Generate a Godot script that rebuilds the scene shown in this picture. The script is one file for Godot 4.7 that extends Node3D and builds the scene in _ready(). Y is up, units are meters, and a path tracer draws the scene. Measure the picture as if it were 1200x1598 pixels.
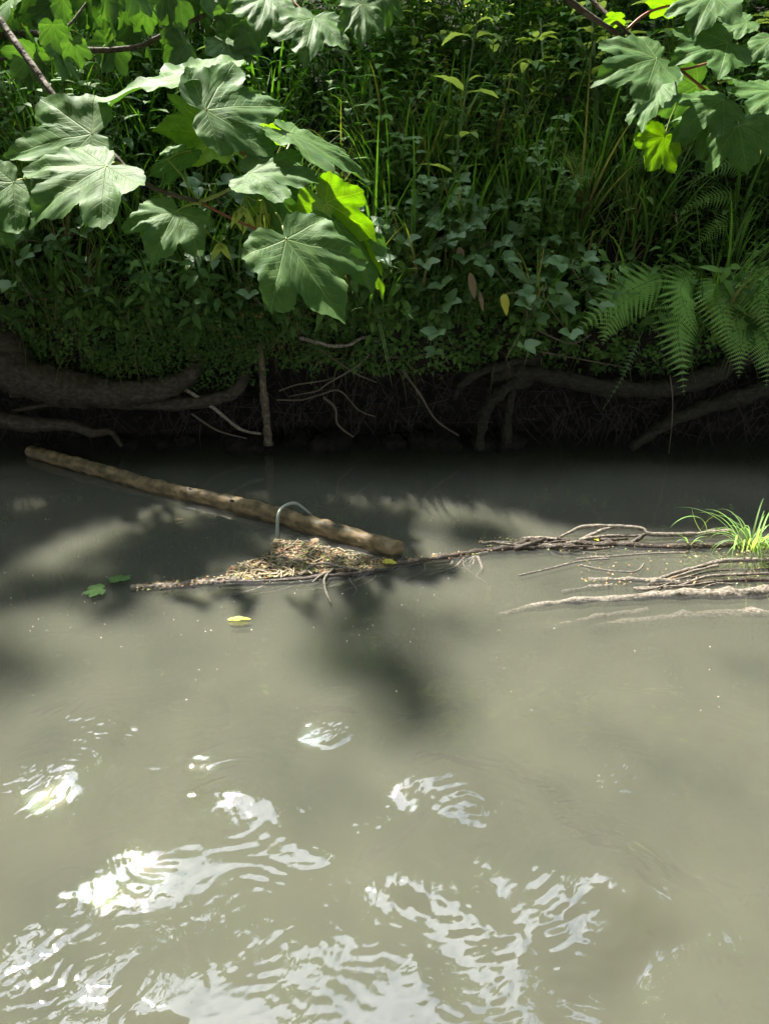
extends Node3D
# A shaded river bend seen from under a sycamore: murky water in front, an undercut bank with roots, ferns and undergrowth behind.

const F := 1163.0                 # focal length of the photograph in its pixels
const PITCH := 0.3892             # the camera looks 22.3 degrees down
const EYE := Vector3(0, 1.6, 0)
const SUN_EL := 57.0
const SUN_AZ := 35.0              # left of straight ahead

var rng := RandomNumberGenerator.new()
var M := {}
var taken := {}
var nz := FastNoiseLite.new()
var nz2 := FastNoiseLite.new()

# ---------------------------------------------------------------- geometry buffer
class Geo:
	var v := PackedVector3Array()
	var n := PackedVector3Array()
	var t := PackedVector2Array()
	var i := PackedInt32Array()
	var c := PackedColorArray()
	func vert(p: Vector3, uv := Vector2.ZERO, nn := Vector3.UP) -> int:
		v.append(p); n.append(nn); t.append(uv)
		return v.size() - 1
	func tri(a: int, b: int, d: int) -> void:
		i.append(a); i.append(b); i.append(d)
	func quad(a: int, b: int, d: int, e: int) -> void:
		tri(a, b, d); tri(a, d, e)
	func smooth() -> void:
		n.fill(Vector3.ZERO)
		for k in range(0, i.size(), 3):
			var f := (v[i[k + 2]] - v[i[k]]).cross(v[i[k + 1]] - v[i[k]])
			n[i[k]] += f; n[i[k + 1]] += f; n[i[k + 2]] += f
		for k in n.size():
			n[k] = n[k].normalized() if n[k].length_squared() > 1e-20 else Vector3.UP
	func mesh(mat: Material) -> ArrayMesh:
		var a := []
		a.resize(Mesh.ARRAY_MAX)
		a[Mesh.ARRAY_VERTEX] = v; a[Mesh.ARRAY_NORMAL] = n; a[Mesh.ARRAY_TEX_UV] = t; a[Mesh.ARRAY_INDEX] = i
		if c.size() == v.size(): a[Mesh.ARRAY_COLOR] = c
		var m := ArrayMesh.new()
		m.add_surface_from_arrays(Mesh.PRIMITIVE_TRIANGLES, a)
		m.surface_set_material(0, mat)
		return m

# ---------------------------------------------------------------- scene helpers
func numbered(s: String, under: Node) -> String:
	var key := str(under.get_instance_id()) + s
	var k: int = taken.get(key, 0)
	taken[key] = k + 1
	return s if k == 0 else "%s_%03d" % [s, k]

func obj(called: String, mesh: Mesh, parent: Node = self, at := Transform3D()) -> MeshInstance3D:
	var o := MeshInstance3D.new()
	o.name = numbered(called, parent)
	o.mesh = mesh
	o.transform = at
	parent.add_child(o, true)
	return o

func thing(called: String, label: String, category: String, at := Vector3.ZERO, group := "") -> Node3D:
	var o := Node3D.new()
	o.name = numbered(called, self)
	add_child(o, true)
	o.position = at
	return tag(o, label, category, group)

func tag(o: Node3D, label: String, category: String, group := "", kind := "") -> Node3D:
	if label: o.set_meta("label", label)
	if category: o.set_meta("category", category)
	if group: o.set_meta("group", group)
	if kind: o.set_meta("kind", kind)
	return o

func copy(src: Node3D, at: Transform3D, label := "") -> Node3D:
	var o: Node3D = src.duplicate()
	o.name = numbered(String(src.name).rstrip("0123456789_"), self)
	add_child(o, true)
	o.transform = at
	if label: o.set_meta("label", label)
	return o

func many(called: String, mesh: Mesh, where: Array, colors: Array, parent: Node = self) -> MultiMeshInstance3D:
	var mm := MultiMesh.new()
	mm.transform_format = MultiMesh.TRANSFORM_3D
	mm.use_colors = colors.size() > 0
	mm.mesh = mesh
	mm.instance_count = where.size()
	for k in where.size():
		mm.set_instance_transform(k, where[k])
		if colors.size(): mm.set_instance_color(k, colors[k])
	var o := MultiMeshInstance3D.new()
	o.multimesh = mm
	o.name = numbered(called, parent)
	o.set_meta("kind", "stuff")
	parent.add_child(o, true)
	return o

func ray(px: float, py: float) -> Vector3:
	var f := Vector3(0, -sin(PITCH), -cos(PITCH))
	var u := Vector3(0, cos(PITCH), -sin(PITCH))
	return f + Vector3((px - 600.0) / F, 0, 0) + u * ((799.0 - py) / F)

func cam(px: float, py: float, d: float) -> Vector3: return EYE + ray(px, py) * d
func on_z(px: float, py: float, z: float) -> Vector3:
	var r := ray(px, py)
	return EYE + r * (z / r.z)
func on_y(px: float, py: float, y := 0.0) -> Vector3:
	var r := ray(px, py)
	return EYE + r * ((y - EYE.y) / r.y)

func rr(a: float, b: float) -> float: return rng.randf_range(a, b)
func lin(r: float, g: float, b: float) -> Color: return Color(r, g, b).linear_to_srgb()

func spline(p: Array, per := 5) -> Array:
	var o := []
	for k in p.size() - 1:
		var a: Vector3 = p[max(k - 1, 0)]
		var b: Vector3 = p[k]
		var c: Vector3 = p[k + 1]
		var d: Vector3 = p[min(k + 2, p.size() - 1)]
		for s in per:
			o.append(b.cubic_interpolate(c, a, d, float(s) / per))
	o.append(p[-1])
	return o

func tube(g: Geo, path: Array, r0: float, r1: float, sides := 7, rough := 0.0, squash := 1.0) -> void:
	# a tapered tube with closed rounded ends; rough bends its surface
	var count := path.size()
	var side := Vector3.ZERO
	var first := g.v.size()
	var run := 0.0
	for k in count:
		var p: Vector3 = path[k]
		var d: Vector3 = ((path[min(k + 1, count - 1)] as Vector3) - (path[max(k - 1, 0)] as Vector3)).normalized()
		if k == 0:
			side = d.cross(Vector3.UP if absf(d.y) < 0.9 else Vector3.RIGHT).normalized()
		else:
			run += p.distance_to(path[k - 1])
			side = (side - d * side.dot(d)).normalized()
		var up := d.cross(side)
		var r := lerpf(r0, r1, float(k) / (count - 1))
		for s in sides + 1:
			var a := TAU * (s % sides) / sides
			var dir := side * cos(a) + up * sin(a) * squash
			var rad := r
			if rough > 0.0:
				rad *= 1.0 + rough * nz2.get_noise_3dv((p + dir * r) * 9.0) + rough * 0.6 * nz2.get_noise_3dv((p + dir * r) * 31.0)
			g.vert(p + dir * rad, Vector2(float(s) / sides, run), dir.normalized())
	for k in count - 1:
		for s in sides:
			var a := first + k * (sides + 1) + s
			g.quad(a, a + sides + 1, a + sides + 2, a + 1)
	for e in 2:
		var row := first if e == 0 else first + (count - 1) * (sides + 1)
		var p: Vector3 = path[0] if e == 0 else path[-1]
		var q: Vector3 = path[1] if e == 0 else path[-2]
		var out := (p - q).normalized()
		var mid := g.vert(p + out * (r0 if e == 0 else r1) * 0.35, Vector2(0.5, run), out)
		for s in sides:
			if e == 0: g.tri(mid, row + s, row + s + 1)
			else: g.tri(mid, row + s + 1, row + s)

func tube_mesh(pts: Array, r0: float, r1: float, mat: Material, sides := 7, rough := 0.0, per := 5, squash := 1.0) -> ArrayMesh:
	var g := Geo.new()
	tube(g, spline(pts, per), r0, r1, sides, rough, squash)
	if rough > 0.0: smooth_tube(g)
	return g.mesh(mat)

func smooth_tube(g: Geo) -> void:
	g.smooth()
	var at := {}
	for k in g.v.size():
		var key := g.v[k].snapped(Vector3.ONE * 1e-5)
		at[key] = at.get(key, Vector3.ZERO) + g.n[k]
	for k in g.v.size():
		g.n[k] = (at[g.v[k].snapped(Vector3.ONE * 1e-5)] as Vector3).normalized()

func blade(g: Geo, base: Vector3, dir: Vector3, up: Vector3, length: float, width: float, droop: float, fold: float, segs: int, shape := 0, wavy := 0.0) -> void:
	# a leaf blade that starts along dir, faces up and bends down; shape 0 grass, 1 lance, 2 egg
	var p := base
	var d := dir.normalized()
	var side := d.cross(up).normalized()
	var first := g.v.size()
	for k in segs + 1:
		var s := float(k) / segs
		var w := 0.0
		if shape == 0: w = (1.0 - pow(s, 2.2)) * minf(1.0, 0.5 + s * 3.0)
		elif shape == 1: w = pow(sin(PI * pow(clampf(s, 0, 1), 0.75)), 0.9)
		else: w = pow(sin(PI * pow(clampf(s, 0, 1), 0.6)), 0.75)
		w = maxf(w, 0.02) * width * 0.5
		var nn := side.cross(d).normalized()
		var lift := nn * fold * w
		var wv := nn * wavy * sin(s * 17.0) * w
		g.vert(p - side * w + lift + wv, Vector2(0, s), (nn + side * fold).normalized())
		g.vert(p, Vector2(0.5, s), nn)
		g.vert(p + side * w + lift - wv, Vector2(1, s), (nn - side * fold).normalized())
		p += d * (length / segs)
		d = d.rotated(side, -droop / segs).normalized()
		if shape == 0 and d.y < -0.98: d = d.rotated(side, droop / segs)
	for k in segs:
		var a := first + k * 3
		g.quad(a, a + 3, a + 4, a + 1)
		g.quad(a + 1, a + 4, a + 5, a + 2)

# ---------------------------------------------------------------- sycamore leaves
var outline: Array = []

func make_outline() -> void:
	var half := [Vector2(0, 1.0), Vector2(0.065, 0.92), Vector2(0.155, 0.84), Vector2(0.25, 0.75), Vector2(0.285, 0.66), Vector2(0.27, 0.575), Vector2(0.29, 0.54), Vector2(0.36, 0.6), Vector2(0.45, 0.64), Vector2(0.56, 0.645), Vector2(0.70, 0.58),
		Vector2(0.70, 0.47), Vector2(0.67, 0.38), Vector2(0.625, 0.29), Vector2(0.57, 0.21), Vector2(0.60, 0.10), Vector2(0.60, -0.03), Vector2(0.50, -0.13), Vector2(0.36, -0.21), Vector2(0.2, -0.235), Vector2(0.08, -0.16), Vector2(0.0, -0.05)]
	var r := []
	for k in half.size() - 1:
		var a: Vector2 = half[k]
		var b: Vector2 = half[k + 1]
		var cuts := 3
		for s in cuts:
			var q := a.lerp(b, float(s) / cuts)
			if s > 0 and k < half.size() - 3: q += q.normalized() * (0.013 if s == 1 else -0.008) + (b - a).orthogonal() * 0.04
			r.append(q)
	outline = r.duplicate()
	outline.append(half[-1])
	for k in range(r.size() - 1, 0, -1): outline.append(Vector2(-r[k].x, r[k].y))

const VEINS := [0.0, 0.87, -0.87, 1.62, -1.62]

func leaf_mesh(mat: Material, rings: int, droop: float, fold: float, curl: float, sd: int, wide := 1.0) -> ArrayMesh:
	var g := Geo.new()
	var count := outline.size()
	g.vert(Vector3.ZERO, Vector2(0.5, 0.75))
	for k in range(1, rings + 1):
		var f := pow(float(k) / rings, 0.85)
		for q in outline:
			var p: Vector2 = q * f
			var ang := atan2(p.x, p.y)
			var r := p.length()
			var best := 9.0
			for a in VEINS: best = minf(best, absf(ang - a))
			var dv := r * sin(minf(best, 1.5))
			var along := r * cos(best)
			var z := 0.017 * smoothstep(0.0, 0.14, dv) * minf(1.0, r * 2.5)
			z += 0.0022 * sin(along * 46.0 - dv * 30.0) * smoothstep(0.01, 0.06, dv)
			z += fold * absf(p.x) - droop * maxf(p.y, 0.0) * maxf(p.y, 0.0) - curl * r * r * (0.6 + 0.5 * sin(ang * 3.0 + sd))
			z += 0.05 * nz.get_noise_3d(p.x * 2.2 + sd * 7.1, p.y * 2.2, sd * 3.7) * r * 2.0 + 0.02 * sin(ang * 17.0 + sd) * f * f * r
			g.vert(Vector3(p.x * wide, p.y, z), Vector2(0.5 + p.x * 0.62, 0.75 - p.y * 0.62))
	for s in count:
		var s2 := (s + 1) % count
		g.tri(0, 1 + s, 1 + s2)
		for k in rings - 1:
			var a := 1 + k * count
			g.quad(a + s, a + count + s, a + count + s2, a + s2)
	g.smooth()
	return g.mesh(mat)

func leaf_images(worn := false) -> Array:
	# colour with pale veins, and relief
	var size := 512
	var col := Image.create(size, size, false, Image.FORMAT_RGBA8)
	var h := Image.create(size, size, false, Image.FORMAT_RGB8)
	var vein := PackedFloat32Array()
	vein.resize(size * size)
	var lines := []
	for a in VEINS:
		var d := Vector2(sin(a), cos(a))
		var l := 1.0 if a == 0.0 else (0.92 if absf(a) < 1.2 else 0.6)
		lines.append([Vector2.ZERO, d * l, 3.4, 0.8])
		for k in range(1, 9):
			for s in [-1, 1]:
				var b := d * (l * k / 9.5)
				var e := b + d.rotated(s * 0.82) * l * 0.36 * (1.1 - k / 10.0)
				lines.append([b, e, 1.7, 0.5])
				for j in range(1, 4):
					var m: Vector2 = b.lerp(e, j / 4.0)
					lines.append([m, m + d.rotated(s * 0.1) * 0.07, 0.9, 0.3])
	for ln in lines:
		var a: Vector2 = ln[0]
		var b: Vector2 = ln[1]
		var steps := int(a.distance_to(b) * 400) + 2
		for s in steps:
			var f := float(s) / steps
			var q := a.lerp(b, f)
			var x := (0.5 + q.x * 0.62) * size
			var y := (0.75 - q.y * 0.62) * size
			var w: float = ln[2] * (1.0 - 0.6 * f)
			var reach := int(w) + 1
			for dx in range(-reach, reach + 1):
				for dy in range(-reach, reach + 1):
					var ix := int(x) + dx
					var iy := int(y) + dy
					if ix < 0 or iy < 0 or ix >= size or iy >= size: continue
					var k: float = clampf(1.2 - Vector2(ix - x, iy - y).length() / w, 0.0, 1.0) * ln[3]
					vein[iy * size + ix] = maxf(vein[iy * size + ix], k)
	var n := FastNoiseLite.new()
	n.frequency = 0.012
	var c := FastNoiseLite.new()
	c.noise_type = FastNoiseLite.TYPE_CELLULAR
	c.cellular_return_type = FastNoiseLite.RETURN_DISTANCE2_SUB
	c.frequency = 0.09
	for y in size:
		for x in size:
			var k := vein[y * size + x]
			var blot := n.get_noise_2d(x, y)
			var net := clampf(c.get_noise_2d(x, y) + 1.0, 0, 1)
			var base := Color(0.078, 0.165, 0.056).lerp(Color(0.118, 0.215, 0.066), clampf(0.5 + blot, 0, 1)) * (0.92 + 0.12 * net)
			var spot := n.get_noise_2d(x * 7.0 + 900.0, y * 7.0) + (0.22 * n.get_noise_2d(x * 0.8 + 50.0, y * 0.8) + 0.10 if worn else 0.0)
			if spot > 0.56: base = base.lerp(Color(0.15, 0.10, 0.03), smoothstep(0.56, 0.66, spot) * 0.8)
			var out := base.lerp(Color(0.23, 0.32, 0.12), k).linear_to_srgb()
			if worn and spot > 0.70 and k < 0.25: out.a = 0.0
			col.set_pixel(x, y, out)
			var hh := clampf(0.75 - k * 0.5 - (1.0 - net) * 0.10 + blot * 0.1, 0, 1)
			h.set_pixel(x, y, Color(hh, hh, hh))
	return [ImageTexture.create_from_image(col), ImageTexture.create_from_image(h)]

# ---------------------------------------------------------------- textures and materials
func noise_tex(freq: float, stops: Array, size := 512, octaves := 5, sd := 1, kind := FastNoiseLite.TYPE_SIMPLEX_SMOOTH, warp := 0.0, sx := 1.0) -> ImageTexture:
	var n := FastNoiseLite.new()
	n.noise_type = kind
	n.frequency = freq
	n.fractal_octaves = octaves
	n.seed = sd
	if warp > 0.0:
		n.domain_warp_enabled = true
		n.domain_warp_amplitude = warp
		n.domain_warp_frequency = freq * 2.0
	var g := Gradient.new()
	g.offsets = PackedFloat32Array()
	g.colors = PackedColorArray()
	for s in stops: g.add_point(s[0], s[1])
	var im := Image.create(size, size, false, Image.FORMAT_RGB8)
	var edge := size / 6
	for y in size:
		for x in size:
			var v := n.get_noise_2d(x * sx, y)
			if x < edge: v = lerpf(n.get_noise_2d((x + size) * sx, y), v, float(x) / edge)
			if y < edge: v = lerpf(n.get_noise_2d(x * sx, y + size), v, float(y) / edge)
			im.set_pixel(x, y, g.sample(clampf(0.5 + v * 0.75, 0, 1)).linear_to_srgb())
	return ImageTexture.create_from_image(im)

func plain(c: Color, rough := 0.8, spec := 0.5) -> StandardMaterial3D:
	var m := StandardMaterial3D.new()
	m.albedo_color = c
	m.roughness = rough
	m.metallic_specular = spec
	m.cull_mode = BaseMaterial3D.CULL_DISABLED
	return m

func leafy(c: Color, rough := 0.45, back := Color(0.5, 0.62, 0.1)) -> StandardMaterial3D:
	var m := plain(c, rough)
	m.backlight_enabled = true
	m.backlight = back
	return m

func grainy(tex: Texture2D, scale: Vector3, rough: float, bump: Texture2D, bump_cm: float) -> StandardMaterial3D:
	var m := plain(Color.WHITE, rough, 0.35)
	m.albedo_texture = tex
	m.uv1_triplanar = true
	m.uv1_world_triplanar = true
	m.uv1_scale = scale
	if bump:
		m.heightmap_enabled = true
		m.heightmap_texture = bump
		m.heightmap_scale = bump_cm
	return m

func materials() -> void:
	var li := leaf_images()
	var hero := leafy(Color.WHITE, 0.54, lin(0.48, 0.62, 0.12))
	hero.metallic_specular = 0.2
	hero.albedo_texture = li[0]
	hero.heightmap_enabled = true
	hero.heightmap_texture = li[1]
	hero.heightmap_scale = 0.10
	M.leaf = hero
	var wi := leaf_images(true)
	var worn: StandardMaterial3D = hero.duplicate()
	worn.albedo_texture = wi[0]
	worn.albedo_color = Color(0.98, 1.0, 0.97)
	worn.transparency = BaseMaterial3D.TRANSPARENCY_ALPHA_SCISSOR
	worn.alpha_scissor_threshold = 0.5
	M.leaf_worn = worn
	var young := leafy(Color.WHITE, 0.5, lin(0.78, 0.95, 0.07))
	young.albedo_color = Color(1.4, 1.36, 0.7)
	young.albedo_texture = li[0]
	young.heightmap_enabled = true
	young.heightmap_texture = li[1]
	young.heightmap_scale = 0.1
	M.young = young
	M.canopy = leafy(lin(0.05, 0.1, 0.03), 0.5, lin(0.25, 0.36, 0.05))
	M.petiole_red = plain(lin(0.28, 0.08, 0.035), 0.5)
	M.petiole_green = plain(lin(0.25, 0.30, 0.06), 0.5)
	M.samara = leafy(lin(0.26, 0.30, 0.06), 0.5, lin(0.6, 0.7, 0.1))
	var grass := leafy(Color.WHITE, 0.5, lin(0.50, 0.72, 0.12))
	grass.vertex_color_use_as_albedo = true
	grass.metallic_specular = 0.28
	grass.roughness = 0.62
	M.tint = grass
	M.nettle = leafy(lin(0.06, 0.135, 0.03), 0.6, lin(0.45, 0.6, 0.1))
	M.balsam = leafy(lin(0.12, 0.22, 0.04), 0.6, lin(0.55, 0.7, 0.1))
	M.stem = plain(lin(0.09, 0.14, 0.035), 0.6)
	M.bramble = leafy(lin(0.05, 0.115, 0.035), 0.62, lin(0.3, 0.42, 0.08))
	M.bramble_stem = plain(lin(0.08, 0.07, 0.03), 0.7)
	M.fern = leafy(lin(0.15, 0.31, 0.06), 0.6, lin(0.45, 0.6, 0.1))
	var bark_h := noise_tex(0.02, [[0.0, Color.BLACK], [1.0, Color.WHITE]], 512, 6, 8, FastNoiseLite.TYPE_SIMPLEX_SMOOTH, 20.0)
	M.bark = grainy(noise_tex(0.02, [[0.0, Color(0.03, 0.022, 0.014)], [0.5, Color(0.085, 0.066, 0.042)], [1.0, Color(0.18, 0.15, 0.105)]], 512, 6, 3), Vector3(2.5, 2.5, 2.5), 0.8, bark_h, 1.2)
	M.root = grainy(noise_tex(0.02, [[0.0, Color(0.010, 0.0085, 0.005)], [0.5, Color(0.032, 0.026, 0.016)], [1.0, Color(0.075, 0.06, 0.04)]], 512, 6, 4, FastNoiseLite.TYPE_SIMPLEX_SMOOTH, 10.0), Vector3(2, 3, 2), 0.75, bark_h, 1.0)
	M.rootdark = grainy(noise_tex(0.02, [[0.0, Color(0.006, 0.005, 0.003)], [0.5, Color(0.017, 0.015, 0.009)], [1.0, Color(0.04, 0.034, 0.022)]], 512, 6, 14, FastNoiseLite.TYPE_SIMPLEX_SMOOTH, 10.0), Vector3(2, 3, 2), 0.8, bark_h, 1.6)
	M.pole = grainy(noise_tex(0.015, [[0.0, Color(0.016, 0.015, 0.006)], [0.42, Color(0.05, 0.042, 0.016)], [0.58, Color(0.135, 0.094, 0.045)], [1.0, Color(0.24, 0.17, 0.09)]], 512, 6, 5, FastNoiseLite.TYPE_SIMPLEX_SMOOTH, 14.0), Vector3(1.3, 2.5, 1.3), 0.6, bark_h, 0.6)
	M.pale = grainy(noise_tex(0.03, [[0.0, Color(0.03, 0.024, 0.018)], [0.45, Color(0.13, 0.11, 0.085)], [1.0, Color(0.36, 0.32, 0.26)]], 512, 6, 6, FastNoiseLite.TYPE_SIMPLEX_SMOOTH, 14.0), Vector3(3, 5, 5), 0.7, bark_h, 0.8)
	M.darkwood = grainy(noise_tex(0.03, [[0.0, Color(0.01, 0.008, 0.006)], [0.5, Color(0.04, 0.03, 0.022)], [1.0, Color(0.15, 0.12, 0.09)]], 512, 6, 7), Vector3(3, 5, 5), 0.55, bark_h, 0.8)
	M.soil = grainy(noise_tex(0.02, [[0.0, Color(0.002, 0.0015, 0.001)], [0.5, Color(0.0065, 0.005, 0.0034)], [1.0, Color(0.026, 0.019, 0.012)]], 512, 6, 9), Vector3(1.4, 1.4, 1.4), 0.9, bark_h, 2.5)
	M.twig = plain(lin(0.085, 0.066, 0.043), 0.7)
	M.fibre = plain(lin(0.024, 0.018, 0.012), 0.8)
	M.dry = leafy(lin(0.17, 0.115, 0.06), 0.7, lin(0.3, 0.2, 0.1))
	M.yellow = leafy(lin(0.42, 0.40, 0.03), 0.5, lin(0.5, 0.5, 0.05))
	M.hoop = plain(lin(0.20, 0.23, 0.19), 0.45, 0.6)
	var bits := plain(Color.WHITE, 0.7)
	bits.vertex_color_use_as_albedo = true
	M.bits = bits
	# water: a clear surface over layers of silt-laden water
	var pane := StandardMaterial3D.new()
	pane.transparency = BaseMaterial3D.TRANSPARENCY_ALPHA
	pane.albedo_color = Color(1, 1, 1, 0.02)
	pane.roughness = 0.01
	pane.metallic_specular = 0.5
	pane.cull_mode = BaseMaterial3D.CULL_DISABLED
	M.pane = pane
	var silt := noise_tex(0.008, [[0.0, Color(0.055, 0.058, 0.039)], [0.5, Color(0.074, 0.077, 0.051)], [1.0, Color(0.090, 0.093, 0.063)]], 512, 4, 12, FastNoiseLite.TYPE_SIMPLEX_SMOOTH, 30.0)
	for k in 3:
		var s := plain(Color(0, 0, 0), 1.0, 0.0)
		s.specular_mode = BaseMaterial3D.SPECULAR_DISABLED
		s.albedo_color = Color.WHITE
		s.albedo_texture = silt
		s.uv1_triplanar = true
		s.uv1_world_triplanar = true
		s.uv1_scale = Vector3(0.35, 0.35, 0.35)
		if k < 2:
			s.transparency = BaseMaterial3D.TRANSPARENCY_ALPHA
			s.albedo_color.a = [0.42, 0.62][k]
		M["silt%d" % k] = s

# ---------------------------------------------------------------- the river
# boils and eddies: where they are seen and how wide in the photograph, height in mm, steepness of the rim, twist
const BOILS := [[770, 1345, 195, 24.0, 0.2, 1.0], [985, 1400, 75, 15.0, 0.3, 1.2], [1130, 1420, 60, 9.0, 0.3, 1.0], [130, 1150, 90, 20.0, 0.35, 1.2], [970, 1195, 45, 14.0, 0.4, 1.3], [520, 1135, 55, 14.0, 0.35, 1.2], [690, 1220, 70, 16.0, 0.3, 1.2], [745, 1290, 95, -8.0, 0.3, -1.2], [760, 1240, 60, 5.0, 0.3, 1.0], [330, 1275, 150, 14.0, 0.3, 0.9], [400, 1225, 62, 8.0, 0.35, -1.0], [265, 1240, 75, -7.0, 0.3, 1.6], [560, 1270, 85, -6.0, 0.25, 1.0], [500, 1300, 70, 5.0, 0.3, 1.2],
	[400, 1450, 120, 3.5, 0.3, 0.8], [615, 1520, 70, 7.0, 0.35, 0.4], [255, 1545, 75, 8.0, 0.3, -1.3], [900, 1400, 150, 14.0, 0.2, 1.3], [920, 1510, 110, -6.0, 0.25, 1.1], [740, 1520, 90, 2.5, 0.3, 0.7], [560, 1420, 80, 2.0, 0.3, -0.4], [60, 1215, 60, 8.0, 0.3, 1.2], [60, 1420, 90, 2.0, 0.3, 0.8], [170, 1340, 70, 4.0, 0.3, 1.0],
	[170, 1500, 80, 3.0, 0.3, 1.0], [660, 1200, 60, 5.0, 0.3, 1.2], [840, 1290, 70, 5.0, 0.3, 1.4], [480, 1540, 70, -3.0, 0.3, 0.6]]
# patches of small chop: where they are seen, half size, strength
const CHOP := [[520, 1143, 60, 20, 1.5], [165, 1125, 90, 36, 1.2], [200, 1165, 80, 30, 1.2], [40, 1092, 40, 18, 1.6], [970, 1200, 40, 55, 1.2], [840, 1105, 36, 12, 1.6], [40, 1550, 70, 50, 0.5], [650, 1195, 70, 45, 0.8], [350, 1180, 60, 25, 0.8], [60, 1245, 60, 35, 0.9], [1150, 1440, 40, 40, 0.5], [850, 1280, 110, 70, 0.5], [300, 1260, 120, 60, 0.45], [560, 1390, 140, 90, 0.35], [430, 1460, 90, 50, 0.4], [980, 1440, 70, 90, 0.3], [230, 1420, 90, 60, 0.4]]
var boils := []
var chops := []

func wave(x: float, z: float) -> float:
	var wx := x
	var wz := z
	var act := 0.0
	var h := 0.0
	for b in boils:
		var dx: float = x - b[0]
		var dz: float = z - b[1]
		var r: float = b[2]
		var q := (dx * dx + dz * dz) / (r * r)
		if q > 5.0: continue
		var d := sqrt(q)
		var t: float = b[5] * exp(-q * 0.8)
		wx += -dz * t
		wz += dx * t
		var k: float = nz2.get_noise_3d(x * 2.6, z * 2.6, r * 40.0)
		var rim: float = (d - 0.9 - 0.4 * k) / (b[4] * (1.0 + 0.9 * k))
		h += 1.6 * b[3] * (0.5 - 0.5 * tanh(rim)) * (0.8 + 0.6 * nz.get_noise_3d(x * 1.7, z * 1.7, r * 31.0))
		if b[2] > 0.08:
			var th := atan2(dz, dx)
			var lane: float = 6.2832 * b[2] / 0.042
			var arc := clampf(0.30 + 1.8 * nz.get_noise_3d(cos(th) * 1.3 + d * 0.8, sin(th) * 1.3, b[2] * 57.0), 0.0, 1.1)
			h += (1.35 if b[2] > 0.25 else 1.0) * arc * cos(d * lane + th * 2.0 + 9.0 * k) * exp(-(d - 0.75) * (d - 0.75) * 3.5) * minf(1.0, b[2] * 5.0)
		act += exp(-rim * rim * 0.30) * minf(absf(b[3]), 8.0) * 0.11
	act = minf(act, 1.0)
	var strong := 0.0
	for c in chops:
		var q := Vector2((x - c[0]) / c[2], (z - c[1]) / c[3]).length_squared()
		if q < 3.0: strong += c[4] * exp(-q * 1.4)
	h += act * (1.6 * nz.get_noise_2d(wx * 5.0, wz * 6.5) + 0.35 * nz.get_noise_2d(wx * 16.0 + 40.0, wz * 24.0) + 0.20 * nz2.get_noise_2d(wx * 70.0, wz * 90.0))
	h += strong * (4.2 * nz.get_noise_2d(wx * 14.0 + 7.0, wz * 19.0) + 0.35 * nz2.get_noise_2d(wx * 50.0, wz * 60.0))
	h += 6.0 * nz.get_noise_2d(x * 1.3 + 9.0, z * 1.7) + 0.10 * nz.get_noise_2d(x * 6.0, z * 14.0)
	return h * 0.001

func find_boils() -> void:
	for b in BOILS:
		var m := on_y(b[0], b[1])
		boils.append([m.x, m.z, on_y(b[0] + b[2], b[1]).x - m.x, b[3], b[4], b[5]])
	for c in CHOP:
		var m := on_y(c[0], c[1])
		chops.append([m.x, m.z, on_y(c[0] + c[2], c[1]).x - m.x, absf(on_y(c[0], c[1] + c[3]).z - m.z), c[4]])

func river() -> void:
	find_boils()
	var g := Geo.new()
	var xs := PackedFloat32Array()
	var zs := PackedFloat32Array()
	for x in [-60.0, -30.0, -12.0, -6.0, -4.0, -3.0, -2.3]: xs.append(x)
	for k in 861: xs.append(-1.8 + k * 0.0042)
	for x in [2.3, 3.0, 4.0, 6.0, 12.0, 30.0, 60.0]: xs.append(x)
	for z in [-0.2, -0.45]: zs.append(z)
	for k in 460: zs.append(-0.85 - k * 0.0042)
	for k in 60: zs.append(-2.83 - k * 0.055)
	for z in zs:
		for x in xs:
			var inside := smoothstep(2.0, 1.7, absf(x)) * smoothstep(-2.75, -2.2, z) * smoothstep(-0.5, -0.75, z)
			var y := wave(x, z) * inside if inside > 0.0 else 0.0
			y += 0.0011 * nz.get_noise_2d(x * 2.0, z * 4.0) * (1.0 - inside)
			g.vert(Vector3(x, y, z))
	var w := xs.size()
	for r in zs.size() - 1:
		for c in w - 1:
			g.quad(r * w + c, (r + 1) * w + c, (r + 1) * w + c + 1, r * w + c + 1)
	g.smooth()
	if g.n[g.n.size() / 2].y < 0:
		for k in g.n.size(): g.n[k] = -g.n[k]
	var o := obj("river_water", g.mesh(M.pane))
	tag(o, "murky olive river surface with swirling sky reflections", "", "", "structure")
	var depth := [-0.016, -0.034, -0.07]
	for k in 3:
		var s := Geo.new()
		for c in [Vector2(-60, -6.2), Vector2(60, -6.2), Vector2(60, -0.2), Vector2(-60, -0.2)]: s.vert(Vector3(c.x, depth[k], c.y))
		s.quad(0, 1, 2, 3)
		tag(obj("river_silt", s.mesh(M["silt%d" % k])), "silt hanging in the river water", "", "", "structure")

# ---------------------------------------------------------------- the banks
const PROFILE := [[-5.75, -0.5], [-5.62, -0.12], [-5.5, 0.02], [-5.56, 0.2], [-5.58, 0.36], [-5.45, 0.5], [-5.24, 0.6], [-5.1, 0.74], [-5.1, 0.95], [-5.22, 1.2], [-5.42, 1.5], [-5.75, 1.85], [-6.2, 2.2], [-6.8, 2.6], [-7.6, 3.05], [-8.8, 3.7], [-10.5, 4.4], [-13.0, 5.2], [-18.0, 6.2], [-30.0, 7.5], [-90.0, 9.0]]

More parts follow.
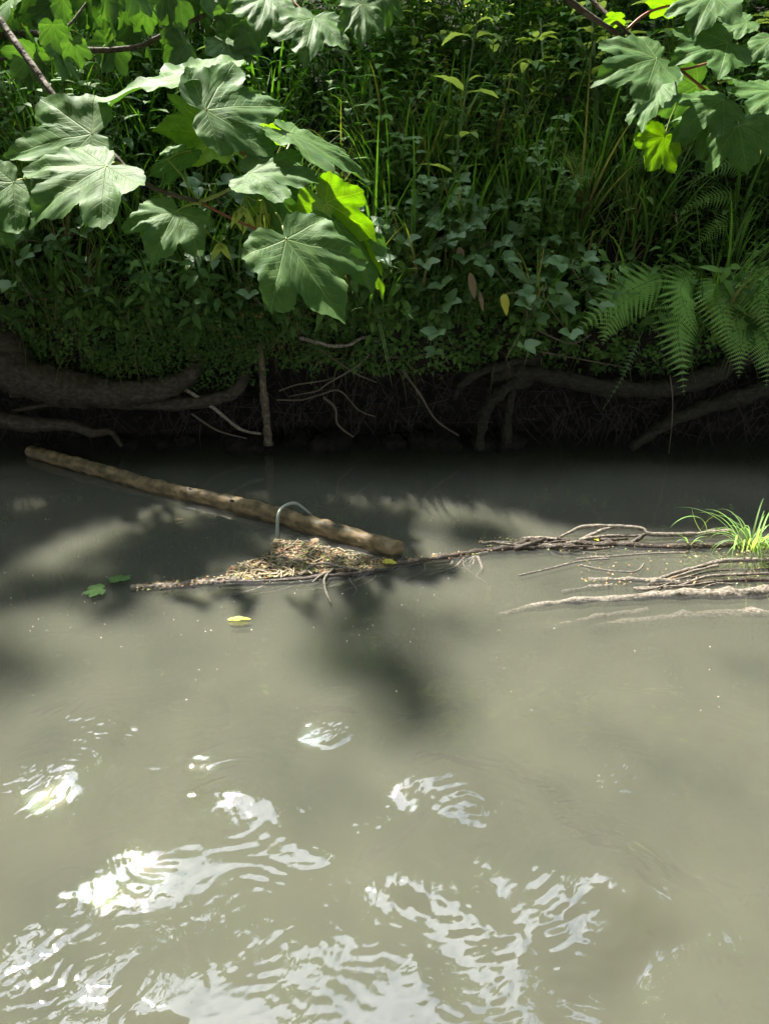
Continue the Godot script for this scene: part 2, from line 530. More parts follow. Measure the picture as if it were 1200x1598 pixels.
func bank_point(u: float, x: float) -> Vector3:
	# u runs along the bank's profile, 0 at the river bed
	var k := clampi(int(u), 0, PROFILE.size() - 2)
	var f := u - k
	var a := Vector3(0, PROFILE[max(k - 1, 0)][1], PROFILE[max(k - 1, 0)][0])
	var b := Vector3(0, PROFILE[k][1], PROFILE[k][0])
	var c := Vector3(0, PROFILE[k + 1][1], PROFILE[k + 1][0])
	var d := Vector3(0, PROFILE[min(k + 2, PROFILE.size() - 1)][1], PROFILE[min(k + 2, PROFILE.size() - 1)][0])
	var p := b.cubic_interpolate(c, a, d, f)
	var amp := 0.5 + 0.5 * smoothstep(0, 2, u)
	p.z += 0.20 * nz.get_noise_2d(x * 1.9 + 70.0, 3.0) * smoothstep(4.5, 1.0, u) + 0.05 * nz2.get_noise_2d(x * 7.0, 11.0) * smoothstep(4.5, 1.0, u) + amp * (0.22 * nz.get_noise_2d(x * 0.7, p.y * 0.8) + 0.07 * nz.get_noise_2d(x * 3.0, p.y * 4.0 + 50.0) + 0.025 * nz2.get_noise_2d(x * 9.0, p.y * 11.0))
	p.y += 0.10 * nz.get_noise_2d(x * 0.9 + 30.0, u * 0.6) * smoothstep(2.0, 5.0, u)
	p.x = x
	return p

func banks() -> void:
	var g := Geo.new()
	var xs := [-90.0, -40.0, -20.0, -12.0, -9.0, -7.0]
	for k in 200: xs.append(-6.0 + k * 0.06)
	for x in [7.0, 9.0, 12.0, 20.0, 40.0, 90.0]: xs.append(x)
	var rows := (PROFILE.size() - 1) * 6
	for r in rows + 1:
		for x in xs: g.vert(bank_point(float(r) / 6.0, x))
	for r in rows:
		for c in xs.size() - 1:
			var a: int = r * xs.size() + c
			g.quad(a, a + xs.size(), a + xs.size() + 1, a + 1)
	g.smooth()
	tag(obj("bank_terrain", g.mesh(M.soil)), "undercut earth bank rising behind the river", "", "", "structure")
	var n := Geo.new()
	var pro := [[-6.2, -0.5], [-0.55, -0.5], [-0.45, -0.05], [-0.3, 0.12], [0.6, 0.2], [4.0, 0.5], [12.0, 1.2], [90.0, 3.0]]
	var xn := [-90.0, -30.0, -10.0, -4.0, -2.0, -1.0, 0.0, 1.0, 2.0, 4.0, 10.0, 30.0, 90.0]
	for q in pro:
		for x in xn: n.vert(Vector3(x, q[1] + 0.04 * nz.get_noise_2d(x * 3.0, q[0] * 3.0), q[0]))
	for r in pro.size() - 1:
		for c in xn.size() - 1:
			var a: int = r * xn.size() + c
			n.quad(a, a + 1, a + xn.size() + 1, a + xn.size())
	n.smooth()
	for k in n.n.size():
		if n.n[k].y < 0: n.n[k] = -n.n[k]
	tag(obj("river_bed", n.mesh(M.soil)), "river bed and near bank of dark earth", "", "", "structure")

# ---------------------------------------------------------------- trees whose crowns shade the river
func to_sun() -> Vector3:
	var e := deg_to_rad(SUN_EL)
	var a := deg_to_rad(SUN_AZ)
	return Vector3(-sin(a) * cos(e), sin(e), -cos(a) * cos(e))

func cover(x: float, z: float) -> float:
	# how dense the leaves are along the sun's ray that ends at this place on the water
	var edge := -3.48 + 0.22 * nz.get_noise_2d(x * 1.1, 7.0) - 0.22 * smoothstep(0.3, 1.0, x) 
	var d := 0.0
	if z < edge:
		var patch := nz.get_noise_2d(x * 1.25 + 5.0, z * 1.6)
		d = 0.97
		if in_fleck(x, z, 0.13): d = 0.0
		if z < -4.85 and z > -9.5: d = 0.9 if patch < (-0.5 if z < -5.4 else -0.16) + 0.4 * smoothstep(-6.2, -5.4, z) * smoothstep(1.6, 2.6, x) else 0.004
		if z < -9.0: d = 1.0
	# limbs that reach out over the river
	var q := Vector2((x + 0.08) / 0.42, (z + 2.36) / 0.17).length_squared()
	q = minf(q, Vector2((x - 0.24) / 0.16, (z + 2.14) / 0.08).length_squared())
	q = minf(q, Vector2((x + 0.15) / 0.2, (z + 2.72) / 0.12).length_squared())
	if q < 1.0: d = maxf(d, 0.21)
	if x < -0.7 and z < -2.25 - (x + 1.4) * 0.5 and z > -3.5: d = maxf(d, 0.14 if nz.get_noise_2d(x * 1.6, z * 2.4 + 20.0) < 0.0 else 0.0)
	if x < 0.1 and x > -1.2 and z > -0.6 and z < 0.2: d = 0.18 if nz.get_noise_2d(x * 2.5, z * 2.5 + 60.0) < 0.1 else 0.01
	if z > 1.5 + 0.4 * nz.get_noise_2d(x, 3.0): d = 1.0
	if x < -2.4 + 0.3 * nz.get_noise_2d(z, 9.0) or x > 8.0: d = 1.0
	return d

# sun flecks that fall on the water, the pole and the raft: middle and half size, as seen in the photograph
const FLECKS := [[585, 742, 60, 20], [700, 792, 55, 18], [805, 802, 30, 10], [250, 805, 70, 16], [120, 835, 60, 16], [180, 885, 70, 14], [30, 780, 40, 12], [95, 712, 34, 12], [185, 740, 30, 9], [265, 772, 44, 12],
	[385, 805, 35, 9], [470, 830, 45, 12], [560, 855, 50, 14], [480, 880, 90, 16], [590, 885, 60, 12], [380, 895, 50, 10], [300, 905, 60, 10], [640, 880, 70, 14], [430, 762, 55, 9], [320, 745, 45, 8], [750, 758, 55, 9], [570, 778, 45, 7], [90, 866, 60, 8], [660, 842, 50, 9], [860, 835, 60, 10], [960, 830, 70, 12], [1150, 840, 60, 20], [1060, 840, 50, 10]]
var flecks := []

func in_fleck(x: float, z: float, grow: float) -> bool:
	if flecks.is_empty():
		for f in FLECKS:
			var m := on_y(f[0], f[1])
			flecks.append([m.x, m.z, on_y(f[0] + f[2], f[1]).x - m.x, absf(on_y(f[0], f[1] + f[3]).z - m.z)])
	for f in flecks:
		if Vector2((x - f[0]) / (f[2] + grow), (z - f[1]) / (f[3] + grow)).length_squared() < 1.0: return true
	return false

const TREES := [[-9.6, -9.2, 0.3, "tall sycamore on the far bank beyond the roots, leaning over the pole"], [6.4, -8.6, 0.28, "tall sycamore on the far bank beyond the ferns"], [-1.5, -15.0, 0.3, "tall tree on the crest of the far bank, left of the middle"], [4.2, -14.5, 0.26, "tall tree on the crest of the far bank, above the ferns"],
	[-3.4, 2.8, 0.27, "sycamore on the near bank whose branch hangs over the water"], [3.9, 2.2, 0.25, "sycamore on the near bank whose bough hangs in at upper right"], [0.3, 6.5, 0.3, "tree on the near bank behind the viewer"], [-12.0, -2.5, 0.3, "tree standing upstream beside the river bend"], [12.0, -2.5, 0.3, "tree standing downstream beside the river bend"], [-9.0, 5.5, 0.3, "near bank tree upstream"], [9.5, 5.5, 0.3, "near bank tree downstream"]]

func ground_y(x: float, z: float) -> float:
	if z > -0.4: return 0.2 + maxf(z, 0.0) * 0.08
	if z > -5.2: return -0.1
	for k in PROFILE.size() - 1:
		if PROFILE[k + 1][0] <= z and PROFILE[k][0] >= z and k > 7:
			return lerpf(PROFILE[k][1], PROFILE[k + 1][1], (z - PROFILE[k][0]) / (PROFILE[k + 1][0] - PROFILE[k][0]))
	return 1.0

func trees() -> void:
	var g := Geo.new()
	var simple := []
	for k in range(0, outline.size(), 3): simple.append(outline[k])
	for k in 18:
		var at := Vector3(rr(-1, 1), rr(-0.7, 0.7), rr(-1, 1)) * 0.3
		var b := Basis.from_euler(Vector3(rr(-2.2, -0.8), rr(0, TAU), rr(-0.5, 0.5)))
		var s := rr(0.10, 0.17)
		var c := g.vert(at, Vector2.ZERO, b.z)
		for q in simple: g.vert(at + b * Vector3(q.x * s, q.y * s, -0.2 * s * q.length_squared()), Vector2.ZERO, b.z)
		for j in simple.size(): g.tri(c, c + 1 + j, c + 1 + (j + 1) % simple.size())
	var spray := g.mesh(M.canopy)
	var crowns := []
	for t in TREES: crowns.append([])
	var s := to_sun()
	s /= s.y
	for k in 20000:
		var x := rr(-9.0, 15.0)
		var z := rr(-17.0, 9.0)
		if rng.randf() > cover(x, z): continue
		var h := (rr(3.5, 12.0) if k % 2 else rr(12.0, 25.0)) if z < -3.9 else (rr(7.0, 12.0) if z < -3.0 else (rr(6.5, 12.0) if z > 0.3 else (rr(2.9, 3.7) if z > -1.0 else rr(13.0, 18.0))))
		var p := Vector3(x, 0, z) + s * h
		put_spray(crowns, p, rr(0.45, 0.62) if absf(x) < 2.6 and z > -5.4 and z < -3.2 else (rr(0.8, 1.3) if h > 4.5 else rr(0.6, 0.8)))
	for k in 3600:
		var x := rr(-2.8, 2.8)
		var z := rr(-5.4, -3.3)
		if rng.randf() > cover(x, z): continue
		put_spray(crowns, Vector3(x, 0, z) + s * (rr(4.5, 14.0) if z < -3.9 else rr(8.0, 14.0)), rr(0.45, 0.62))
	for k in 5200:      # the woods round about, crowns that reach down to the undergrowth
		var a := rr(0, TAU)
		var r := rr(11.0, 19.0)
		var p := Vector3(sin(a) * r, 0, -3.0 + cos(a) * r * 0.9)
		p.y = ground_y(p.x, p.z) + 1.0 + 15.0 * pow(rng.randf(), 0.9)
		if p.z < -8.0 and absf(p.x) < 1.0 - p.z * 0.6 and p.y < 6.5 - p.z * 0.1: continue
		if p.z < -2.0 and p.x < 6.0 and p.y > minf(Vector2(p.x, p.z + 1.0).length() * 1.25 - 2.0, Vector2(p.x, p.z + 8.5).length() * 1.3): continue
		put_spray(crowns, p, rr(2.0, 3.2))
	for k in TREES.size():
		var q: Array = TREES[k]
		var base := Vector3(q[0], ground_y(q[0], q[1]) - 0.1, q[1])
		var t := thing("sycamore_tree", q[3], "tree", base)
		var wood := Geo.new()
		var top := Vector3(rr(-0.6, 0.6), 11.0, rr(-0.6, 0.6))
		tube(wood, spline([Vector3.ZERO, Vector3(rr(-0.2, 0.2), 3, rr(-0.2, 0.2)), Vector3(top.x * 0.5, 6.5, top.z * 0.5), top], 6), q[2], 0.06, 10, 0.15)
		for j in 7:
			var y := 4.5 + j * 0.9
			var a := rr(0, TAU)
			var st := Vector3(top.x * y / 11.0, y, top.z * y / 11.0)
			tube(wood, spline([st, st + Vector3(cos(a), 0.9, sin(a)) * 0.8, st + Vector3(cos(a) * 1.5, 1.7, sin(a) * 1.5)], 5), 0.09, 0.02, 6, 0.1)
		obj("trunk", wood.mesh(M.bark), t)
		var where := []
		for tr in crowns[k]: where.append(Transform3D(tr.basis, tr.origin - base))
		if where.size(): many("crown", spray, where, [], t)

func put_spray(crowns: Array, p: Vector3, size: float) -> void:
	var best := 0
	var far := 1e9
	for k in TREES.size():
		var d := Vector2(p.x - TREES[k][0], p.z - TREES[k][1]).length()
		if d < far:
			far = d
			best = k
	crowns[best].append(Transform3D(Basis.from_euler(Vector3(rr(-0.4, 0.4), rr(0, TAU), rr(-0.4, 0.4))).scaled(Vector3.ONE * size), p))

# ---------------------------------------------------------------- hanging sycamore branches
var leaf_kinds := {}

func lay_leaf(parent: Node3D, jx: float, jy: float, tx: float, ty: float, d: float, dtip: float, nrm: Vector3, wide := 1.0, kind := "leaf", petiole := Vector3.ZERO, pm := "petiole_green") -> void:
	# junction and tip of the blade as seen in the photograph, its distance, the way it faces (right, up, towards the viewer)
	if kind != "young" and nrm.z > 0.0:
		nrm.y += 0.18
		if ty > jy + 25.0: dtip -= 0.012 * d
	if kind == "leaf": wide *= 0.9
	var a := cam(jx, jy, d)
	var b := cam(tx, ty, d + dtip)
	var y := b - a
	var size := y.length()
	y /= size
	var w := -ray(jx, jy).normalized()
	var rt := Vector3.UP.cross(w).normalized()
	var n := rt * nrm.x + w.cross(rt) * nrm.y + w * nrm.z
	n = (n - y * n.dot(y)).normalized()
	var x := y.cross(n).normalized()
	var list: Array = leaf_kinds[kind]
	var m: Mesh = list[rng.randi() % list.size()]
	var o := obj("leaf", m, parent, Transform3D(Basis(x * size * wide, y * size, n * size), a - parent.position))
	if kind == "young": o.set_meta("label", "bright yellow-green young leaf")
	if petiole != Vector3.ZERO:
		var e := petiole
		var mid := (a + e) * 0.5 + n * a.distance_to(e) * 0.08
		var inv := o.transform.affine_inverse()
		var pts := [inv * (a - parent.position), inv * (mid - parent.position), inv * (e - parent.position)]
		obj("petiole", tube_mesh(pts, 0.0013 / size, 0.0019 / size, M[pm], 5), o)

func samaras(parent: Node3D, at: Vector3, count: int, size: float) -> void:
	for k in count:
		var g := Geo.new()
		var st := at + Vector3(rr(-1, 1), rr(-0.2, 0.9), rr(-0.6, 0.6)) * size * 0.9
		var yaw := rr(0, TAU)
		for s in [-1, 1]:
			var d: Vector3 = Vector3(cos(yaw) * 0.5 * s, -0.85, sin(yaw) * 0.5 * s).normalized()
			blade(g, st - parent.position, d, Vector3(sin(yaw), 0.1, -cos(yaw)), size * rr(0.85, 1.1), size * 0.36, rr(-0.3, 0.3), 0.1, 7, 2)
			tube(g, [st - parent.position, st + d * size * 0.15 - parent.position, st + d * size * 0.3 - parent.position], size * 0.1, size * 0.07, 6)
		tube(g, [st - parent.position, (st + at) * 0.5 + Vector3(0, size * 0.4, 0) - parent.position, at + Vector3(0, size, 0) - parent.position], size * 0.025, size * 0.025, 4)
		obj("samara", g.mesh(M.samara), parent)

func twig(parent: Node3D, pts: Array, r0: float, r1: float, mat: String, called := "twig") -> void:
	var p := []
	for q in pts: p.append(cam(q[0], q[1], q[2]) - parent.position)
	obj(called, tube_mesh(p, r0, r1, M[mat], 7, 0.12), parent)

func branches() -> void:
	leaf_kinds.leaf = []
	leaf_kinds.young = []
	for k in 6:
		leaf_kinds.leaf.append(leaf_mesh(M.leaf if k % 2 == 0 else M.leaf_worn, 9, 0.10 + 0.05 * (k % 3), 0.03 * (k % 2), 0.05 + 0.03 * (k % 4), k + 1))
	for k in 3: leaf_kinds.young.append(leaf_mesh(M.young, 8, 0.15, 0.08, 0.12 + 0.05 * k, k + 11))
	leaf_kinds.crumpled = []
	for k in 3: leaf_kinds.crumpled.append(leaf_mesh(M.leaf_worn, 9, 0.25, -0.10, 0.28 + 0.08 * k, k + 21))
	leaf_kinds.far = []
	for k in 4: leaf_kinds.far.append(leaf_mesh(M.leaf, 4, 0.2, 0.05, 0.15, k + 31))

	var b := thing("sycamore_branch", "sycamore branch with large lobed leaves hanging in at upper left", "branch", cam(0, 30, 1.15))
	twig(b, [[-60, -70, 1.2], [0, 30, 1.15], [50, 100, 1.12], [90, 155, 1.1], [150, 212, 1.08], [225, 285, 1.05], [312, 315, 1.0]], 0.0062, 0.0028, "bark")
	twig(b, [[312, 315, 1.0], [345, 302, 0.99], [385, 280, 0.98], [430, 262, 1.0], [455, 220, 1.02]], 0.0026, 0.0015, "petiole_green")
	twig(b, [[225, 285, 1.05], [160, 300, 1.1], [60, 300, 1.15], [-40, 310, 1.2]], 0.004, 0.003, "bark")
	twig(b, [[312, 315, 1.0], [370, 345, 0.99], [430, 367, 0.97], [470, 372, 0.97]], 0.0017, 0.0014, "petiole_red")
	twig(b, [[443, 326, 1.03], [475, 338, 1.02], [505, 349, 1.02]], 0.0014, 0.0012, "petiole_red")
	twig(b, [[385, 280, 0.98], [384, 235, 1.0], [378, 200, 1.0]], 0.0018, 0.0014, "petiole_red")
	twig(b, [[312, 315, 1.0], [300, 300, 1.02], [285, 275, 1.04], [262, 250, 1.05]], 0.0016, 0.0012, "petiole_green")
	lay_leaf(b, 318, 116, 147, 120, 1.02, 0.05, Vector3(0, 0.95, 0.27), 1.0, "leaf", cam(335, 175, 1.0))
	lay_leaf(b, 144, 209, -6, 228, 0.98, 0.0, Vector3(0.1, 0.62, 0.78), 1.0, "leaf", cam(158, 222, 1.07), "petiole_red")
	lay_leaf(b, 167, 260, 31, 314, 0.93, -0.05, Vector3(0.0, 0.85, 0.5), 1.05, "leaf", cam(205, 270, 1.05))
	lay_leaf(b, 22, 285, -70, 345, 0.97, -0.03, Vector3(0.1, 0.7, 0.7), 1.0, "leaf", cam(60, 300, 1.14))
	lay_leaf(b, -50, 320, 30, 378, 0.95, 0.02, Vector3(-0.3, 0.9, 0.25), 0.9, "leaf", cam(-40, 310, 1.2))
	lay_leaf(b, 276, 330, 234, 392, 0.95, -0.04, Vector3(0.0, 0.62, 0.78), 0.95, "leaf", cam(314, 318, 1.0))
	lay_leaf(b, 298, 236, 225, 268, 1.06, 0.02, Vector3(0.1, 0.8, 0.6), 0.85, "leaf", cam(262, 250, 1.05))
	lay_leaf(b, 322, 171, 449, 152, 0.95, 0.03, Vector3(-0.08, 0.62, 0.78), 1.2, "leaf", cam(378, 240, 0.99), "petiole_red")
	lay_leaf(b, 335, 212, 252, 190, 1.03, 0.03, Vector3(0.1, 0.5, -0.8), 0.8, "young", cam(378, 205, 1.0))
	lay_leaf(b, 378, 215, 434, 212, 1.02, 0.06, Vector3(0.1, 0.55, -0.8), 0.75, "young", cam(384, 235, 1.0))
	lay_leaf(b, 408, 248, 466, 236, 1.05, 0.06, Vector3(0.1, 0.8, 0.3), 0.9, "leaf", cam(385, 262, 1.0))
	lay_leaf(b, 450, 208, 585, 263, 0.98, 0.02, Vector3(0.33, 0.9, 0.3), 0.85, "leaf", cam(425, 262, 1.0))
	lay_leaf(b, 390, 270, 503, 262, 0.94, -0.02, Vector3(0.05, 0.78, 0.6), 0.92, "leaf", cam(384, 284, 0.98))
	lay_leaf(b, 505, 338, 430, 316, 1.03, 0.06, Vector3(0.15, 0.6, -0.75), 0.75, "young", cam(505, 349, 1.02), "petiole_red")
	lay_leaf(b, 508, 316, 596, 366, 0.96, 0.0, Vector3(0.2, 0.65, -0.7), 0.95, "young", cam(503, 347, 1.02), "petiole_red")
	lay_leaf(b, 447, 373, 540, 493, 0.88, -0.02, Vector3(0.0, 0.5, 0.86), 0.86, "leaf", cam(430, 332, 1.0))
	lay_leaf(b, 522, 346, 600, 448, 0.97, 0.02, Vector3(0.62, 0.3, 0.7), 0.95, "leaf", cam(503, 349, 1.02))
	lay_leaf(b, 556, 380, 608, 458, 1.0, 0.03, Vector3(0.75, 0.3, -0.4), 0.6, "young")
	lay_leaf(b, 408, 292, 452, 372, 1.0, 0.0, Vector3(-0.85, 0.2, 0.45), 0.9, "leaf", cam(400, 285, 0.99))
	lay_leaf(b, 428, 322, 396, 372, 1.01, 0.03, Vector3(0.1, 0.5, -0.8), 0.7, "young")
	samaras(b, cam(385, 338, 0.99), 5, 0.026)
	samaras(b, cam(410, 350, 1.0), 3, 0.026)
	samaras(b, cam(318, 385, 0.98), 2, 0.026)

	var c := thing("sycamore_branch", "sycamore bough with brightly lit pale leaves at upper right", "branch", cam(922, 0, 1.5))
	twig(c, [[850, -45, 1.5], [888, 0, 1.5], [925, 28, 1.5], [962, 52, 1.5], [1010, 88, 1.52]], 0.007, 0.004, "bark")
	twig(c, [[905, -20, 1.55], [935, 12, 1.53], [976, 48, 1.5], [1022, 100, 1.5], [1027, 140, 1.5]], 0.005, 0.0025, "bark")
	twig(c, [[976, 48, 1.5], [1010, 20, 1.5], [1060, 5, 1.5], [1112, -4, 1.5]], 0.003, 0.002, "petiole_red")
	twig(c, [[1010, 88, 1.52], [1060, 108, 1.5], [1120, 95, 1.5], [1210, 85, 1.5]], 0.003, 0.002, "petiole_red")
	twig(c, [[1060, 108, 1.5], [1100, 140, 1.5], [1150, 180, 1.5], [1205, 205, 1.5]], 0.003, 0.002, "petiole_red")
	lay_leaf(c, 1024, 91, 932, 106, 1.42, -0.03, Vector3(-0.05, 0.62, 0.78), 1.08, "leaf", cam(1050, 108, 1.5))
	lay_leaf(c, 1135, 67, 1052, 78, 1.4, -0.03, Vector3(0.05, 0.68, 0.72), 1.1, "leaf", cam(1110, 96, 1.5))
	lay_leaf(c, 1112, -6, 1084, 34, 1.42, -0.03, Vector3(0, 0.75, 0.65), 1.05, "leaf", cam(1060, 5, 1.5))
	lay_leaf(c, 1165, 34, 1110, 46, 1.5, 0.0, Vector3(0, 0.8, 0.6), 1.0, "leaf", cam(1190, 60, 1.5))
	lay_leaf(c, 1205, 58, 1218, 100, 1.42, -0.02, Vector3(0, 0.75, 0.65), 1.0, "leaf")
	lay_leaf(c, 1088, 134, 1012, 176, 1.55, 0.0, Vector3(0.1, 0.3, -0.9), 0.95, "leaf", cam(1100, 140, 1.5))
	lay_leaf(c, 1030, 132, 994, 196, 1.48, -0.02, Vector3(-0.6, 0.5, 0.6), 0.7, "leaf", cam(1024, 105, 1.5))
	lay_leaf(c, 1036, 214, 1003, 271, 1.52, 0.0, Vector3(-0.1, 0.3, -0.9), 0.95, "young", cam(1062, 150, 1.5))
	lay_leaf(c, 1128, 156, 1070, 178, 1.4, -0.03, Vector3(0.05, 0.65, 0.75), 1.0, "crumpled", cam(1120, 160, 1.5))
	lay_leaf(c, 1145, 125, 1178, 118, 1.48, 0.02, Vector3(0.1, 0.8, 0.5), 1.1, "crumpled", cam(1120, 130, 1.5))
	lay_leaf(c, 1152, 196, 1166, 256, 1.4, -0.02, Vector3(-0.1, 0.5, 0.85), 1.0, "crumpled", cam(1150, 180, 1.5))
	lay_leaf(c, 1110, 170, 1050, 205, 1.46, 0.0, Vector3(0.2, 0.7, 0.6), 0.8, "crumpled", cam(1130, 165, 1.5))
	lay_leaf(c, 1215, 140, 1168, 170, 1.44, -0.02, Vector3(0.0, 0.7, 0.7), 1.1, "leaf", cam(1205, 205, 1.5))
	lay_leaf(c, 1228, 95, 1180, 112, 1.5, 0.0, Vector3(0.0, 0.8, 0.6), 1.1, "leaf")
	lay_leaf(c, 1220, 230, 1190, 250, 1.5, 0.0, Vector3(0.0, 0.4, -0.8), 0.9, "young")
	lay_leaf(c, 968, 30, 936, 34, 1.5, 0.02, Vector3(0, 0.6, -0.7), 0.7, "young")
	lay_leaf(c, 1050, 12, 1008, -4, 1.5, 0.0, Vector3(0, 0.6, -0.7), 0.8, "young")
	samaras(c, cam(1188, 225, 1.45), 6, 0.036)

	var t := thing("sycamore_branch", "short sycamore branch with half shaded leaves at top centre", "branch", cam(455, -20, 1.4))
	twig(t, [[430, -60, 1.45], [455, -2, 1.42], [490, 30, 1.4]], 0.0022, 0.0016, "petiole_red")
	twig(t, [[620, -60, 1.5], [585, -30, 1.45], [562, 4, 1.42]], 0.003, 0.002, "bark")
	lay_leaf(t, 416, -4, 404, 46, 1.42, -0.05, Vector3(0, 0.72, 0.68), 0.85, "leaf", cam(432, -50, 1.45))
	lay_leaf(t, 490, 28, 474, 80, 1.38, -0.05, Vector3(0.05, 0.75, 0.66), 0.95, "leaf")
	lay_leaf(t, 563, 6, 566, 66, 1.38, -0.02, Vector3(0.1, 0.55, 0.82), 0.7, "leaf")
	lay_leaf(t, 598, -10, 606, 42, 1.46, 0.0, Vector3(0.3, 0.5, 0.8), 0.75, "leaf")
	lay_leaf(t, 330, -40, 352, 10, 1.5, 0.0, Vector3(0, 0.6, 0.8), 0.8, "leaf")

	var f := thing("sycamore_branch", "dark sycamore bough with dim leaves behind the front branch", "branch", cam(60, 60, 3.8))
	twig(f, [[-60, 62, 3.90], [50, 52, 3.85], [80, 66, 3.80], [140, 78, 3.80], [210, 74, 3.80], [240, 62, 3.80], [300, 32, 3.80], [370, 2, 3.80], [420, -30, 3.80]], 0.017, 0.009, "bark")
	twig(f, [[60, 66, 3.80], [105, 42, 3.85], [135, 5, 3.90]], 0.009, 0.005, "bark")
	twig(f, [[-20, 100, 3.90], [20, 85, 3.90], [48, 58, 3.86]], 0.010, 0.006, "bark")
	twig(f, [[210, 74, 3.80], [262, 52, 3.80], [288, 46, 3.80]], 0.005, 0.0035, "bark")
	for k in 74:
		var x := rr(-30, 400)
		var y := rr(-50, 70) + (18.0 if x < 260 else 0.0)
		var d := rr(3.5, 4.6)
		var s := rr(38, 70)
		var a := rr(-0.9, 0.9)
		lay_leaf(f, x, y, x + sin(a) * s, y + cos(a) * s * 0.75, d, rr(-0.1, 0.1), Vector3(rr(-0.4, 0.4), rr(0.3, 0.8), rr(-0.9, -0.3)), rr(0.85, 1.05), "far")

# ---------------------------------------------------------------- drift in the river
func laid(pts: Array, y: float) -> Array:
	var p := []
	for q in pts: p.append(on_y(q[0], q[1], q[2] if q.size() > 2 else y))
	return p

func stick(called: String, label: String, category: String, pts: Array, y: float, r0: float, r1: float, mat: String, rough := 0.3, sides := 9, squash := 1.0, group := "") -> Node3D:
	return tag(obj(called, tube_mesh(laid(pts, y), r0, r1, M[mat], sides, rough, 8, squash)), label, category, group)

